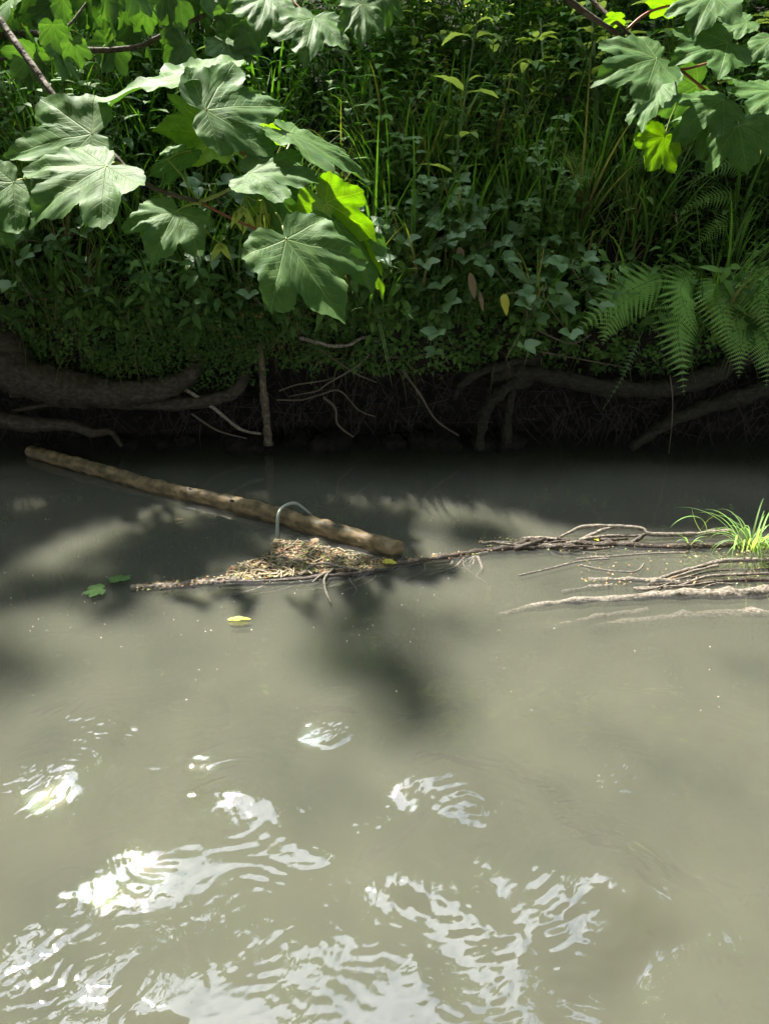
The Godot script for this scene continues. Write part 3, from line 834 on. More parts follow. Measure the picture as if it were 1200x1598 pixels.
func drift() -> void:
	# the pole
	var a := on_y(48, 704, 0.03)
	var b := on_y(622, 860, 0.012)
	var pts := []
	for k in 9: pts.append(a.lerp(b, k / 8.0) + Vector3(0, 0.006 * sin(k * 1.3), 0.02 * sin(k * 0.8) + 0.006 * sin(k * 2.1)))
	var pole := thing("wooden_pole", "long brown wooden pole lying half sunk across the dark water", "pole")
	obj("shaft", tube_mesh(pts, 0.043, 0.053, M.pole, 18, 0.2, 12), pole)
	var d := (b - a).normalized()
	for k in [0.17, 0.36, 0.52, 0.63, 0.86]:
		var p := a.lerp(b, k)
		obj("knot", tube_mesh([p + Vector3(0, 0.036, 0.01) - d * 0.012, p + Vector3(0, 0.042, 0.013), p + Vector3(0, 0.037, 0.012) + d * 0.014], 0.008, 0.007, M.darkwood, 7, 0.3), pole)
	# hoop over the pole
	var h0 := on_y(433, 842, -0.02)
	var h1 := on_y(493, 822, -0.02)
	var top := cam(458, 782, 3.6)
	var hp := [h0, on_z(434, 806, h0.z + 0.0), on_z(442, 791, lerpf(h0.z, h1.z, 0.35)), on_z(460, 785, lerpf(h0.z, h1.z, 0.6)), on_z(476, 795, lerpf(h0.z, h1.z, 0.85)), on_z(488, 807, h1.z), h1]
	tag(obj("hoop", tube_mesh(hp, 0.0085, 0.007, M.hoop, 8, 0.0, 8, 1.0)), "thin grey-green hoop standing in the water over the pole", "hoop")
	# waterlogged branch that carries the raft
	stick("waterlogged_branch", "pale waterlogged branch along the front of the leaf raft", "branch", [[205, 918], [300, 910], [400, 901], [500, 893], [600, 884], [680, 872], [760, 862]], -0.006, 0.02, 0.014, "pale", 0.5, 9, 0.7)
	stick("drift_stick", "crooked pale stick arching over the leaf raft with forked ends", "stick", [[470, 898, 0.0], [485, 884, 0.015], [505, 879, 0.025], [530, 884, 0.02], [560, 890, 0.005]], 0.01, 0.009, 0.006, "pale", 0.5)
	stick("drift_stick", "thin pale twig hanging forward from the leaf raft into open water", "stick", [[520, 888, 0.015], [507, 902, 0.012], [508, 920, 0.008], [516, 940, 0.0]], 0.01, 0.007, 0.003, "pale", 0.4)
	stick("drift_stick", "stubby pale twig beside the hanging twig at the raft edge", "stick", [[512, 893, 0.015], [498, 900, 0.01], [488, 909, 0.0]], 0.01, 0.007, 0.004, "pale", 0.4)
	# raft of leaf litter
	var poly := PackedVector2Array([Vector2(428, 842), Vector2(470, 846), Vector2(530, 858), Vector2(590, 872), Vector2(628, 878), Vector2(600, 888), Vector2(540, 892), Vector2(470, 898), Vector2(400, 904), Vector2(352, 898), Vector2(362, 884), Vector2(405, 872), Vector2(425, 856)])
	var g := Geo.new()
	blade(g, Vector3(0, 0, -0.5), Vector3(0, 0.15, 1), Vector3.UP, 1.0, 0.62, 0.5, 0.2, 3, 2)
	var flake := g.mesh(M.bits)
	var g2 := Geo.new()
	tube(g2, [Vector3(0, 0, -0.5), Vector3(0.05, 0.05, 0), Vector3(0, 0, 0.5)], 0.06, 0.05, 5)
	var stalk := g2.mesh(M.bits)
	var wf := []; var cf := []; var ws := []; var cs := []
	var tones := [Color(0.26, 0.14, 0.05), Color(0.20, 0.10, 0.04), Color(0.32, 0.21, 0.09), Color(0.42, 0.34, 0.20), Color(0.22, 0.20, 0.04), Color(0.07, 0.045, 0.03), Color(0.13, 0.19, 0.035), Color(0.30, 0.16, 0.05), Color(0.11, 0.065, 0.03)]
	var tries := 0
	while wf.size() < 2800 and tries < 12000:
		tries += 1
		var q := Vector2(rr(345, 632), rr(838, 906))
		if not Geometry2D.is_point_in_polygon(q, poly): continue
		var p := on_y(q.x, q.y, 0.0) + Vector3(0, rr(0.0, 0.008), 0)
		var s := rr(0.006, 0.022) if rng.randf() > 0.05 else rr(0.026, 0.045)
		var bs := Basis.from_euler(Vector3(rr(-0.35, 0.35), rr(0, TAU), rr(-0.4, 0.4))).scaled(Vector3(s, s, s))
		wf.append(Transform3D(bs, p)); cf.append(tones[rng.randi() % tones.size()] * rr(0.5, 1.1))
		if rng.randf() < 0.05:
			ws.append(Transform3D(Basis.from_euler(Vector3(rr(-0.2, 0.2), rr(0, TAU), 0)).scaled(Vector3(0.05, 0.05, rr(0.03, 0.08))), p + Vector3(0, 0.005, 0))); cs.append(Color(0.3, 0.25, 0.16) * rr(0.5, 1.2))
	for k in 900:      # scraps strewn along the branch and the sticks
		var px := rr(215, 1190)
		var py := lerpf(916, 862, clampf((px - 215) / 530.0, 0, 1)) + rr(-5, 6)
		if px > 745: py = rr(838, 860) if px < 900 else rr(846, 912)
		var s := rr(0.005, 0.018)
		wf.append(Transform3D(Basis.from_euler(Vector3(rr(-0.5, 0.5), rr(0, TAU), rr(-0.6, 0.6))).scaled(Vector3(s, s, s)), on_y(px, py, rr(0.0, 0.012)))); cf.append(tones[rng.randi() % tones.size()] * rr(0.7, 1.1))
	for k in 170:      # specks afloat
		var s := rr(0.004, 0.010)
		var q := Vector2(rr(0, 700), rr(740, 1010)) if k < 120 else Vector2(rr(0, 1200), rr(760, 1120))
		wf.append(Transform3D(Basis.from_euler(Vector3(0, rr(0, TAU), 0)).scaled(Vector3(s, s, s)), on_y(q.x, q.y, 0.003))); cf.append(Color(0.45, 0.42, 0.33) * rr(0.4, 1.2))
	tag(many("leaf_litter", flake, wf, cf), "raft of brown and tan leaf scraps caught against the pole", "leaf litter", "", "stuff")
	tag(many("twig_litter", stalk, ws, cs), "short broken stalks scattered through the leaf raft", "twig litter", "", "stuff")
	# single leaves afloat
	var fl := func(called: String, label: String, px: float, py: float, s: float, mat: String, yaw: float, shape: int):
		var gg := Geo.new()
		blade(gg, Vector3(0, 0.004, -s * 0.5), Vector3(0, 0.12, 1), Vector3.UP, s, s * (0.7 if shape == 2 else 0.35), 0.25, 0.12, 8, shape, 0.12)
		var o := obj(called, gg.mesh(M[mat]), self, Transform3D(Basis(Vector3.UP, yaw), on_y(px, py, 0.003)))
		tag(o, label, "leaf")
	fl.call("fallen_leaf", "bright yellow leaf at the near end of the pole", 608, 879, 0.075, "yellow", 1.2, 2)
	fl.call("fallen_leaf", "slim yellow leaf floating alone in front of the raft", 374, 968, 0.10, "yellow", 1.6, 1)
	fl.call("fallen_leaf", "tan curled leaf on the raft just behind the arching stick", 492, 845, 0.06, "dry", 0.5, 2)
	fl.call("fallen_leaf", "small red-brown leaf floating left of the hoop", 280, 812, 0.05, "dry", 1.9, 2)
	fl.call("fallen_leaf", "small yellow-green leaf caught on the drift sticks", 930, 843, 0.04, "yellow", 0.4, 2)
	var sm: Mesh = leaf_kinds.far[0]
	for q in [[188, 905, 0.075, 0.4, "dark green lobed leaf floating at the left end of the waterlogged branch"], [158, 919, 0.085, 2.0, "wet green lobed leaf lying flat, leftmost on the water"]]:
		var o := obj("fallen_leaf", sm, self, Transform3D(Basis.from_euler(Vector3(-PI / 2 + 0.12, q[3], 0)).scaled(Vector3.ONE * q[2]), on_y(q[0], q[1], 0.006)))
		tag(o, q[4], "leaf")
	stick("waterlogged_branch", "dark waterlogged branch joining the pole's end to the stick pile", "branch", [[560, 893, -0.008], [640, 877, 0.0], [700, 868, 0.004], [760, 858, 0.002], [830, 853, 0.004], [905, 852, 0.0]], 0.0, 0.012, 0.02, "darkwood", 0.7, 10, 0.7)
	stick("waterlogged_branch", "black soaked branch hugging the underside of the leaf raft", "branch", [[250, 918, -0.012], [340, 909, -0.004], [430, 906, 0.0], [520, 898, 0.002], [610, 888, -0.004]], 0.0, 0.012, 0.014, "darkwood", 0.7, 10, 0.8)
	# tangle of sticks on the right
	stick("drift_branch", "dark weathered branch bridging from the grass tuft to the sticks", "branch", [[874, 838, 0.0], [890, 830, 0.02], [912, 822, 0.045], [958, 821, 0.06], [1000, 825, 0.05], [1012, 833, 0.03], [1060, 834, 0.02], [1108, 832, 0.02], [1140, 829, 0.03]], 0.02, 0.008, 0.015, "pale", 0.4)
	stick("drift_branch", "pale forked branch rising to meet the bridging branch", "branch", [[905, 843, 0.0], [925, 834, 0.02], [943, 826, 0.045], [962, 822, 0.055]], 0.02, 0.011, 0.009, "pale", 0.4)
	stick("drift_branch", "straight pale branch lying low beneath the bridging branch", "branch", [[905, 843, 0.005], [943, 837, 0.015], [975, 836, 0.018], [1004, 836, 0.02]], 0.01, 0.010, 0.009, "pale", 0.4)
	stick("drift_branch", "short dark prop under the end of the bridging branch", "branch", [[985, 848, -0.01], [996, 840, 0.015], [1008, 832, 0.03]], 0.0, 0.012, 0.010, "darkwood", 0.4)
	stick("bark_strip", "flat tan bark strip at the left tip of the stick pile", "bark", [[752, 847], [775, 845], [799, 846]], 0.006, 0.010, 0.007, "pale", 0.3, 7, 0.4)
	stick("bark_strip", "tan bark strip lying across the top of the stick pile", "bark", [[815, 840], [840, 838], [868, 841]], 0.02, 0.010, 0.010, "pale", 0.3, 7, 0.45)
	stick("drift_log", "dark rotten log chunk in the middle of the stick pile", "log", [[800, 852], [835, 846], [875, 844], [925, 849], [960, 850]], 0.0, 0.022, 0.018, "darkwood", 0.7)
	stick("drift_log", "dark split wood lying diagonally on the stick pile", "log", [[795, 856, 0.0], [825, 850, 0.02], [850, 840, 0.03]], 0.01, 0.014, 0.010, "darkwood", 0.6)
	stick("drift_log", "low wet log running right from the stick pile to the grass tuft", "log", [[925, 852], [965, 850], [1004, 853], [1070, 854], [1131, 852], [1210, 850]], -0.002, 0.016, 0.022, "darkwood", 0.6)
	stick("drift_branch", "pale stripped branch entering from the right edge below the grass", "branch", [[1230, 870, 0.03], [1200, 873, 0.03], [1170, 874, 0.03], [1131, 875, 0.025], [1085, 886, 0.015], [1047, 897, 0.005], [1016, 909, -0.01]], 0.02, 0.013, 0.009, "pale", 0.4)
	stick("drift_branch", "thin pale branch close beside the stripped branch", "branch", [[1120, 882, 0.02], [1080, 892, 0.012], [1040, 904, -0.005]], 0.01, 0.008, 0.006, "pale", 0.4)
	stick("drift_branch", "thin curved branch under the stripped branch at right edge", "branch", [[1220, 894, 0.01], [1146, 897, 0.012], [1100, 900, 0.008], [1066, 912, 0.0], [1040, 916, -0.01]], 0.01, 0.008, 0.006, "pale", 0.4)
	stick("drift_branch", "dark wet branch lying along the foot of the stripped branch", "branch", [[1220, 905, 0.0], [1150, 906, 0.0], [1090, 909, 0.0], [1010, 914, -0.006]], 0.0, 0.012, 0.010, "darkwood", 0.5)
	stick("sunken_log", "pale sunken trunk just breaking the water at right", "log", [[775, 962, -0.045], [855, 944, -0.026], [970, 936, -0.022], [1066, 930, -0.018], [1160, 928, -0.014], [1230, 918, -0.01]], 0.0, 0.020, 0.034, "pale", 0.6, 14)
	stick("sunken_log", "faint sunken trunk under the water, second from the surface one", "log", [[850, 984, -0.055], [930, 966, -0.045], [1010, 955, -0.045]], 0.0, 0.018, 0.020, "pale", 0.5, 12)
	stick("sunken_log", "dim broad sunken trunk nearest the viewer at right", "log", [[920, 984, -0.062], [1010, 972, -0.055], [1104, 964, -0.053], [1230, 964, -0.05]], 0.0, 0.024, 0.034, "pale", 0.5, 12)
	stick("sunken_log", "grey sunken limb between the stick pile and the pale trunk", "log", [[918, 908, -0.03], [970, 905, -0.018], [1016, 906, -0.012], [1060, 909, -0.01]], 0.0, 0.014, 0.014, "pale", 0.6, 10)
	stick("sunken_log", "pale sunken limb pointing left under the grey limb", "log", [[878, 926, -0.035], [915, 918, -0.026], [955, 914, -0.022]], 0.0, 0.012, 0.012, "pale", 0.6, 10)
	for q in [[[810, 898], [850, 889], [905, 876], [950, 872]], [[905, 882], [945, 890], [990, 892], [1004, 880]], [[900, 872], [960, 868], [1010, 864], [1080, 862]]]:
		stick("sunken_root", "thin curving root under the water in front of the stick pile", "root", q, -0.014, 0.006, 0.005, "pale", 0.4, 7, 1.0, "thin roots under the water by the stick pile")
	for k in 40:      # pale fringe of drowned rootlets below the raft
		var x := rr(430, 750)
		var y := lerpf(901, 868, (x - 430) / 310.0)
		var w := rr(-110, 30)
		var dn := rr(8, 42)
		stick("drowned_rootlet", "pale drowned rootlet trailing under the water below the raft", "root", [[x, y, -0.010], [x + w * 0.2 + rr(-8, 8), y + dn * 0.45, -0.018], [x + w * 0.6 + rr(-12, 12), y + dn * 0.75, -0.024], [x + w, y + dn, -0.032]], 0.0, rr(0.003, 0.009), 0.002, "pale", 0.5, 5, 0.5, "drowned rootlets below the raft")
	for k in 14:
		var x := rr(790, 965)
		var y := rr(842, 856)
		var w := rr(25, 70)
		stick("drift_stick", "short broken dark stick tangled in the stick pile", "stick", [[x - w * 0.5, y + rr(-3, 3), rr(-0.005, 0.01)], [x, y + rr(-4, 4), rr(0.0, 0.025)], [x + w * 0.5, y + rr(-3, 3), rr(-0.005, 0.02)]], 0.0, rr(0.005, 0.012), rr(0.004, 0.008), "pale" if k % 4 == 0 else "darkwood", 0.6, 7, 1.0, "broken sticks in the stick pile")
	for k in 12:
		var x := rr(1000, 1200)
		var y := rr(878, 918)
		var w := rr(30, 110)
		stick("drift_stick", "short thin stick washed against the stripped branch", "stick", [[x - w * 0.5, y + rr(0, 8), -0.004], [x, y + rr(-3, 3), rr(0.0, 0.012)], [x + w * 0.5, y - rr(0, 8), rr(-0.004, 0.015)]], 0.0, rr(0.003, 0.007), 0.003, "pale" if k % 2 else "darkwood", 0.6, 6, 1.0, "thin sticks by the stripped branch")
	# grass tufts on the drift
	tuft("grass_tuft", "lush green grass tuft growing on the drift at right edge", on_y(1172, 856, 0.01), 60, 0.34, 0.11)
	tuft("grass_tuft", "small grass sprig sprouting left of the lush tuft", on_y(1074, 850, 0.01), 5, 0.10, 0.02)
	var lone := Geo.new()
	blade(lone, Vector3.ZERO, Vector3(-0.15, 1, 0.1), Vector3(-1, 0.1, 0.2), 0.30, 0.010, -2.6, 0.2, 12)
	blade(lone, Vector3(-0.02, 0, 0), Vector3(-0.8, 0.9, 0.1), Vector3(-1, 0.1, 0.2), 0.17, 0.008, 0.5, 0.2, 8)
	lone.smooth()
	tag(obj("bent_grass", lone.mesh(M.fern), self, Transform3D(Basis(), on_y(1102, 832, 0.03))), "long bent grass blade arching left of the lush tuft", "grass")

func tuft(called: String, label: String, at: Vector3, count: int, length: float, spread: float) -> void:
	var t := thing(called, label, "grass", at)
	for k in count:
		var g := Geo.new()
		var a := rr(0, TAU)
		var d := Vector3(cos(a) * rr(0.1, 0.8), 1, sin(a) * rr(0.1, 0.6)).normalized()
		var up := Vector3(-d.x, 0.3, -d.z)
		blade(g, Vector3(cos(a) * rr(0, spread), 0, sin(a) * rr(0, spread) * 0.6), d, up if up.length() > 0.05 else Vector3.BACK, length * rr(0.6, 1.2), 0.0085, rr(1.4, 3.2), 0.25, 10)
		obj("grass_blade", g.mesh(M.nettle if k % 3 else M.fern), t)

# ---------------------------------------------------------------- roots and dead wood under the bank
func rooty(called: String, label: String, category: String, pts: Array, r0: float, r1: float, mat: String, rough := 0.25, sides := 10, group := "") -> Node3D:
	var p := []
	for q in pts: p.append(on_z(q[0], q[1], q[2]))
	return tag(obj(called, tube_mesh(p, r0, r1, M[mat], sides, rough, 7)), label, category, group)

func roots() -> void:
	var big := thing("tree_root", "thick mossy root curving along the undercut at left", "root")
	var p := []
	for q in [[-60, 520, -5.1], [0, 565, -5.0], [41, 590, -4.95], [91, 603, -4.93], [132, 610, -4.92], [193, 614, -4.92], [248, 608, -4.93], [289, 592, -4.95], [306, 574, -5.02], [310, 555, -5.12]]: p.append(on_z(q[0], q[1], q[2]))
	obj("root", tube_mesh(p, 0.16, 0.036, M.root, 16, 0.32, 10), big)
	p = []
	for q in [[-60, 470, -5.2], [-10, 530, -5.08], [30, 575, -5.02], [60, 610, -5.05]]: p.append(on_z(q[0], q[1], q[2]))
	obj("root", tube_mesh(p, 0.2, 0.09, M.root, 14, 0.2, 8), big)
	rooty("tree_root", "smooth grey root looping out behind the mossy root", "root", [[150, 622, -5.02], [200, 628, -4.98], [250, 631, -4.96], [300, 629, -4.95], [341, 622, -4.95], [368, 610, -4.97], [380, 592, -5.03], [386, 570, -5.15]], 0.05, 0.036, "root", 0.3, 12)
	rooty("tree_root", "pale knuckled root low at the left edge above the pole", "root", [[-40, 640, -5.0], [0, 653, -4.97], [45, 662, -4.96], [110, 663, -4.96], [143, 676, -4.96], [172, 674, -4.97], [190, 696, -5.0]], 0.075, 0.012, "root", 0.25, 10)
	rooty("tree_root", "thin straight root between the mossy root and the pale root", "root", [[20, 642, -5.05], [60, 634, -5.04], [96, 629, -5.04]], 0.016, 0.010, "root")
	rooty("dead_stick", "pale dead stick slanting down beneath the looping root", "stick", [[290, 608, -4.95], [333, 636, -4.92], [374, 669, -4.9], [407, 677, -4.9]], 0.014, 0.009, "pale", 0.25, 8)
	rooty("dead_stick", "thin dead stick slanting below the pale stick", "stick", [[300, 646, -5.02], [340, 672, -5.0], [385, 684, -5.0]], 0.008, 0.005, "twig", 0.25, 6)
	rooty("dead_stake", "brown upright stump of dead wood beside the twigs", "stake", [[405, 535, -5.05], [409, 575, -5.03], [413, 620, -5.02], [416, 660, -5.03], [420, 694, -5.04]], 0.018, 0.034, "bark", 0.5, 10)
	rooty("creeping_branch", "lit bare branch lying along the lip of the bank", "branch", [[468, 528, -5.0], [495, 534, -4.97], [520, 540, -4.96], [545, 538, -4.96], [567, 527, -5.0], [590, 533, -5.03], [605, 542, -5.1]], 0.014, 0.009, "pale", 0.3, 8)
	for q in [["long dead twig sweeping down left from the hanging grass", [[577, 554, -4.98], [547, 578, -4.98], [514, 597, -4.98], [495, 610, -4.98], [470, 615, -5.0], [452, 619, -5.02]], 0.007],
			["dead twig crossing above the sweeping twig", [[500, 545, -5.05], [530, 566, -5.02], [555, 583, -5.0], [588, 597, -5.02]], 0.006],
			["dead twig lowest of the three under the hanging grass", [[432, 624, -5.02], [470, 624, -5.0], [500, 616, -4.99], [530, 610, -5.0], [560, 640, -5.02], [585, 650, -5.05]], 0.007],
			["short dead twig joining the sweeping twig from the left", [[436, 610, -5.02], [465, 600, -5.0], [500, 595, -4.99], [520, 590, -4.99]], 0.006],
			["kinked root dropping to the water below the twigs", [[505, 620, -5.02], [523, 637, -5.0], [526, 660, -5.0], [540, 674, -5.0], [552, 682, -5.0]], 0.009],
			["thin root line across the bank under the dead leaves", [[600, 557, -5.08], [640, 558, -5.04], [665, 552, -5.03], [692, 548, -5.05]], 0.007],
			["dead twig slanting across the dark hollow at centre", [[628, 578, -5.05], [655, 615, -5.0], [680, 655, -4.97], [716, 680, -4.97]], 0.009],
			["thin curved twig on the bank below the trefoil leaves", [[832, 512, -5.0], [870, 530, -4.98], [895, 536, -4.98], [922, 522, -5.0]], 0.007],
			["long faint twig across the hollow above the right root", [[800, 540, -5.12], [860, 552, -5.1], [930, 565, -5.08], [985, 575, -5.08]], 0.006],
			["thin brown stem hanging below the lowest fern frond", [[1045, 585, -4.85], [1049, 620, -4.85], [1048, 660, -4.85], [1043, 708, -4.85]], 0.004]]:
		rooty("dead_twig", q[0], "twig", q[1], q[2], q[2] * 0.6, "twig", 0.3, 6)
	var right := thing("tree_root", "long thick root running under the ferns at right", "root")
	p = []
	for q in [[770, 590, -5.12], [806, 582, -5.05], [847, 584, -5.0], [916, 600, -4.98], [985, 607, -4.98], [1040, 605, -5.0], [1104, 588, -5.05], [1150, 560, -5.15], [1230, 520, -5.3]]: p.append(on_z(q[0], q[1], q[2]))
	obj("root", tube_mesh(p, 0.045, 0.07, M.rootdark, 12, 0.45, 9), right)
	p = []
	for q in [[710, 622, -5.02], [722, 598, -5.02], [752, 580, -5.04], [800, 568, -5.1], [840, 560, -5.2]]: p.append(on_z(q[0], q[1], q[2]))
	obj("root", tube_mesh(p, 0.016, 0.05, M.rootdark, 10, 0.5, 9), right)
	p = []
	for q in [[835, 588, -5.05], [800, 602, -5.02], [772, 622, -5.0], [755, 650, -5.02], [748, 700, -5.06]]: p.append(on_z(q[0], q[1], q[2]))
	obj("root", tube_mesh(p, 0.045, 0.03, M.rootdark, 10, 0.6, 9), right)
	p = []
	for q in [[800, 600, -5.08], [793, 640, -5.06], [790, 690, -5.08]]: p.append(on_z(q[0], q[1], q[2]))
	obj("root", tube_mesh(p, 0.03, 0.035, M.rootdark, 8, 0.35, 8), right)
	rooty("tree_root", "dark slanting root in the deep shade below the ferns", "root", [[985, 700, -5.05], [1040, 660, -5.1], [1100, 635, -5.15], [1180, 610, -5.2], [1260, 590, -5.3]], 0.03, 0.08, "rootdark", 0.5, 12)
	# fine roots and fibres
	var g := Geo.new()
	for k in 1000:
		var x := rr(-3.4, 3.4)
		var y := rr(0.1, 0.62)
		var at := Vector3(x, y, -5.15 - 0.3 * rng.randf() + (0.62 - y) * -0.1)
		var l := rr(0.08, 0.38)
		var w := Vector3(rr(-0.8, 0.8), -1, rr(-0.1, 0.4))
		if k % 3 == 0: w = Vector3(rr(-1, 1), rr(-0.4, 0.3), rr(0, 0.4))
		var q1 := at + w * l * 0.4 + Vector3(rr(-1, 1), 0, rr(-1, 1)) * 0.03
		var q2 := q1 + (w + Vector3(rr(-0.8, 0.8), 0, 0)) * l * 0.5
		tube(g, spline([at, q1, q2], 4), rr(0.0012, 0.005), 0.001, 4)
	tag(obj("fine_roots", g.mesh(M.fibre)), "tangle of fine roots hanging in the undercut bank", "roots", "", "stuff")
	# stones and clods along the waterline
	for k in 24:
		var x := rr(-2.6, 1.2)
		var s := rr(0.03, 0.13)
		var sp := SphereMesh.new()
		sp.radial_segments = 12; sp.rings = 7; sp.radius = 1.0; sp.height = 1.5
		var st := SurfaceTool.new()
		st.create_from(sp, 0)
		var arr := st.commit_to_arrays()
		var gg := Geo.new()
		gg.v = arr[Mesh.ARRAY_VERTEX]; gg.i = arr[Mesh.ARRAY_INDEX]; gg.t = arr[Mesh.ARRAY_TEX_UV]; gg.n = arr[Mesh.ARRAY_NORMAL]
		for j in gg.v.size(): gg.v[j] *= s * (1.0 + 0.5 * nz.get_noise_3dv(gg.v[j] * 1.4 + Vector3(k * 5, 0, 0)))
		smooth_tube(gg)
		tag(obj("earth_clod", gg.mesh(M.soil), self, Transform3D(Basis(Vector3.UP, rr(0, 6)), Vector3(x, 0.0, rr(-5.3, -5.12)))), "dark earth clod at the waterline below the roots", "clod", "earth clods along the waterline")

# ---------------------------------------------------------------- plants on the bank
func stand(u: float, x: float) -> Transform3D:
	return Transform3D(Basis(Vector3.UP, rr(0, TAU)), bank_point(u, x))

func bank_at(px: float, py: float) -> Vector3:
	# where the sight line through that point meets the bank
	var r := ray(px, py)
	var best := Vector3.ZERO
	var gap := 1e9
	for k in 280:
		var u := 4.0 + k * 0.04
		var p := bank_point(u, 0.0)
		var q := EYE + r * (p.z / r.z)
		p = bank_point(u, q.x)
		var e := absf(q.y - p.y)
		if e < gap:
			gap = e
			best = p
	return best

func leafy_stem(label: String, mat: String, height: float, pairs: int, leaf_len: float, leaf_w: float, shape: int, group: String) -> Node3D:
	var t := thing("leafy_stem", label, "plant", Vector3.ZERO, group)
	var lean := Vector3(rr(-0.12, 0.12), 0, rr(-0.05, 0.15))
	var pts := [Vector3.ZERO, Vector3(lean.x * 0.3, height * 0.4, lean.z * 0.3), Vector3(lean.x, height, lean.z)]
	obj("stem", tube_mesh(pts, 0.007, 0.003, M.stem, 6), t)
	var path := spline(pts, 12)
	for k in pairs:
		var f := lerpf(0.35, 1.0, float(k) / (pairs - 1))
		var at: Vector3 = path[int(f * (path.size() - 1))]
		var yaw := k * 1.57 + rr(-0.4, 0.4)
		for s in 2 + (2 if k == pairs - 1 else 0):
			var a := yaw + s * (PI if k < pairs - 1 else PI / 2)
			var g := Geo.new()
			var d := Vector3(cos(a), rr(0.1, 0.6), sin(a)).normalized()
			var st := d * 0.018
			tube(g, [at, at + st * 0.5, at + st], 0.0016, 0.0013, 4)
			blade(g, at + st, d, Vector3.UP, leaf_len * rr(0.7, 1.1) * (1.0 if k < pairs - 1 else 0.75), leaf_w * rr(0.85, 1.1), rr(0.5, 1.3), 0.22, 8, shape, 0.08)
			obj("leaf", g.mesh(M[mat]), t)
	return t

func bramble(label: String, group: String) -> Node3D:
	var t := thing("bramble_spray", label, "plant", Vector3.ZERO, group)
	var pts := [Vector3.ZERO, Vector3(rr(-0.1, 0.1), 0.12, 0.12), Vector3(rr(-0.2, 0.2), 0.08, 0.25), Vector3(rr(-0.25, 0.25), -0.12, 0.33)]
	obj("stem", tube_mesh(pts, 0.004, 0.002, M.bramble_stem, 5), t)
	var path := spline(pts, 8)
	for k in 7:
		var at: Vector3 = path[3 + k * 3 if 3 + k * 3 < path.size() else path.size() - 1]
		var a := k * 2.4 + rr(-0.4, 0.4)
		var d := Vector3(cos(a), rr(-0.1, 0.5), sin(a) * 0.6 + 0.5).normalized()
		var e := at + d * rr(0.05, 0.09)
		for s in 3:
			var g := Geo.new()
			if s == 0: tube(g, [at, (at + e) * 0.5, e], 0.0015, 0.0012, 4)
			var dd := d.rotated(Vector3(0, 0.8, 0.6).normalized(), (s - 1) * 1.25)
			var face := Vector3(rr(-0.2, 0.2), 0.8, 0.65)
			blade(g, e, dd, face, rr(0.055, 0.085), rr(0.045, 0.062), rr(0.4, 0.9), 0.12, 7, 2, 0.10)
			obj("leaflet", g.mesh(M.bramble), t)
	return t

func frond(t: Node3D, pts: Array, width: float, mat: String, face: Vector3) -> void:
	# a fern frond: rachis, and pinnae cut into lobes
	var path := spline(pts, 26 / (pts.size() - 1))
	var part := obj("frond", ArrayMesh.new(), t)
	var g := Geo.new()
	var count := path.size() - 2
	var total := 0.0
	var last := -1
	for k in path.size() - 1: total += (path[k] as Vector3).distance_to(path[k + 1])
	for k in range(2, path.size()):
		var f := float(k) / (path.size() - 1)
		var at: Vector3 = path[k]
		var d: Vector3 = (at - (path[k - 1] as Vector3)).normalized()
		var side := d.cross(face).normalized()
		var nn := side.cross(d).normalized()
		var l := width * pow(maxf(1.0 - f, 0.0), 0.8) * smoothstep(0.14, 0.34, f) * 1.25
		if f < 0.15: continue
		l = maxf(l, width * 0.05)
		var row := g.vert(at - side * 0.0012, Vector2.ZERO, nn)
		g.vert(at + side * 0.0012, Vector2.ZERO, nn)
		if last >= 0: g.quad(last, row, row + 1, last + 1)
		last = row
		for half in 1:
			var at2 := at
			for s in [-1, 1]:
				var pd: Vector3 = (side * s + d * 0.38 - nn * 0.18).normalized()
				var across: Vector3 = d - pd * d.dot(pd)
				across = across.normalized()
				var lobes := clampi(int(l / 0.010), 3, 14)
				var wid := minf(total / count * 2.3, l * 0.5)
				var prev := row + (0 if s < 0 else 1)
				for j in range(1, lobes + 1):
					var q := float(j) / lobes
					var p: Vector3 = at2 + pd * l * q - nn * l * 0.22 * q * q
					var w := wid * 0.5 * (1.0 - q * 0.92)
					var mid: Vector3 = at2 + pd * l * (q - 0.35 / lobes) - nn * l * 0.22 * q * q
					var c := g.vert(p, Vector2.ZERO, nn)
					var e1 := g.vert(mid + across * w, Vector2.ZERO, nn)
					var e2 := g.vert(mid - across * w, Vector2.ZERO, nn)
					if s > 0:
						g.tri(prev, e1, c); g.tri(prev, c, e2)
					else:
						g.tri(prev, c, e1); g.tri(prev, e2, c)
					prev = c
	part.mesh = g.mesh(M[mat])
	var r := Geo.new()
	tube(r, path, 0.003, 0.001, 5)
	obj("rachis", r.mesh(M.stem), part)

func fern(label: String, fronds: Array, width: float, mat: String) -> void:
	var base := on_z(fronds[0][0][0], fronds[0][0][1], fronds[0][0][2])
	var t := thing("fern", label, "fern", base)
	for f in fronds:
		var p := []
		for q in f: p.append(on_z(q[0], q[1], q[2]) - base)
		frond(t, p, width * rr(0.9, 1.1), mat, Vector3(0, 0.4, 0.92))

func clump(count: int, length: float, width: float, spread: float, droop_lo: float, droop_hi: float) -> ArrayMesh:
	var g := Geo.new()
	for k in count:
		var a := rr(0, TAU)
		var out := rr(0.05, 0.5)
		var d := Vector3(cos(a) * out, 1, sin(a) * out).normalized()
		blade(g, Vector3(cos(a), 0, sin(a)) * rr(0, spread), d, Vector3(-cos(a), 0.3, -sin(a)), length * rr(0.55, 1.1), width * rr(0.6, 1.2), rr(droop_lo, droop_hi), 0.2, 6)
	return g.mesh(M.tint)

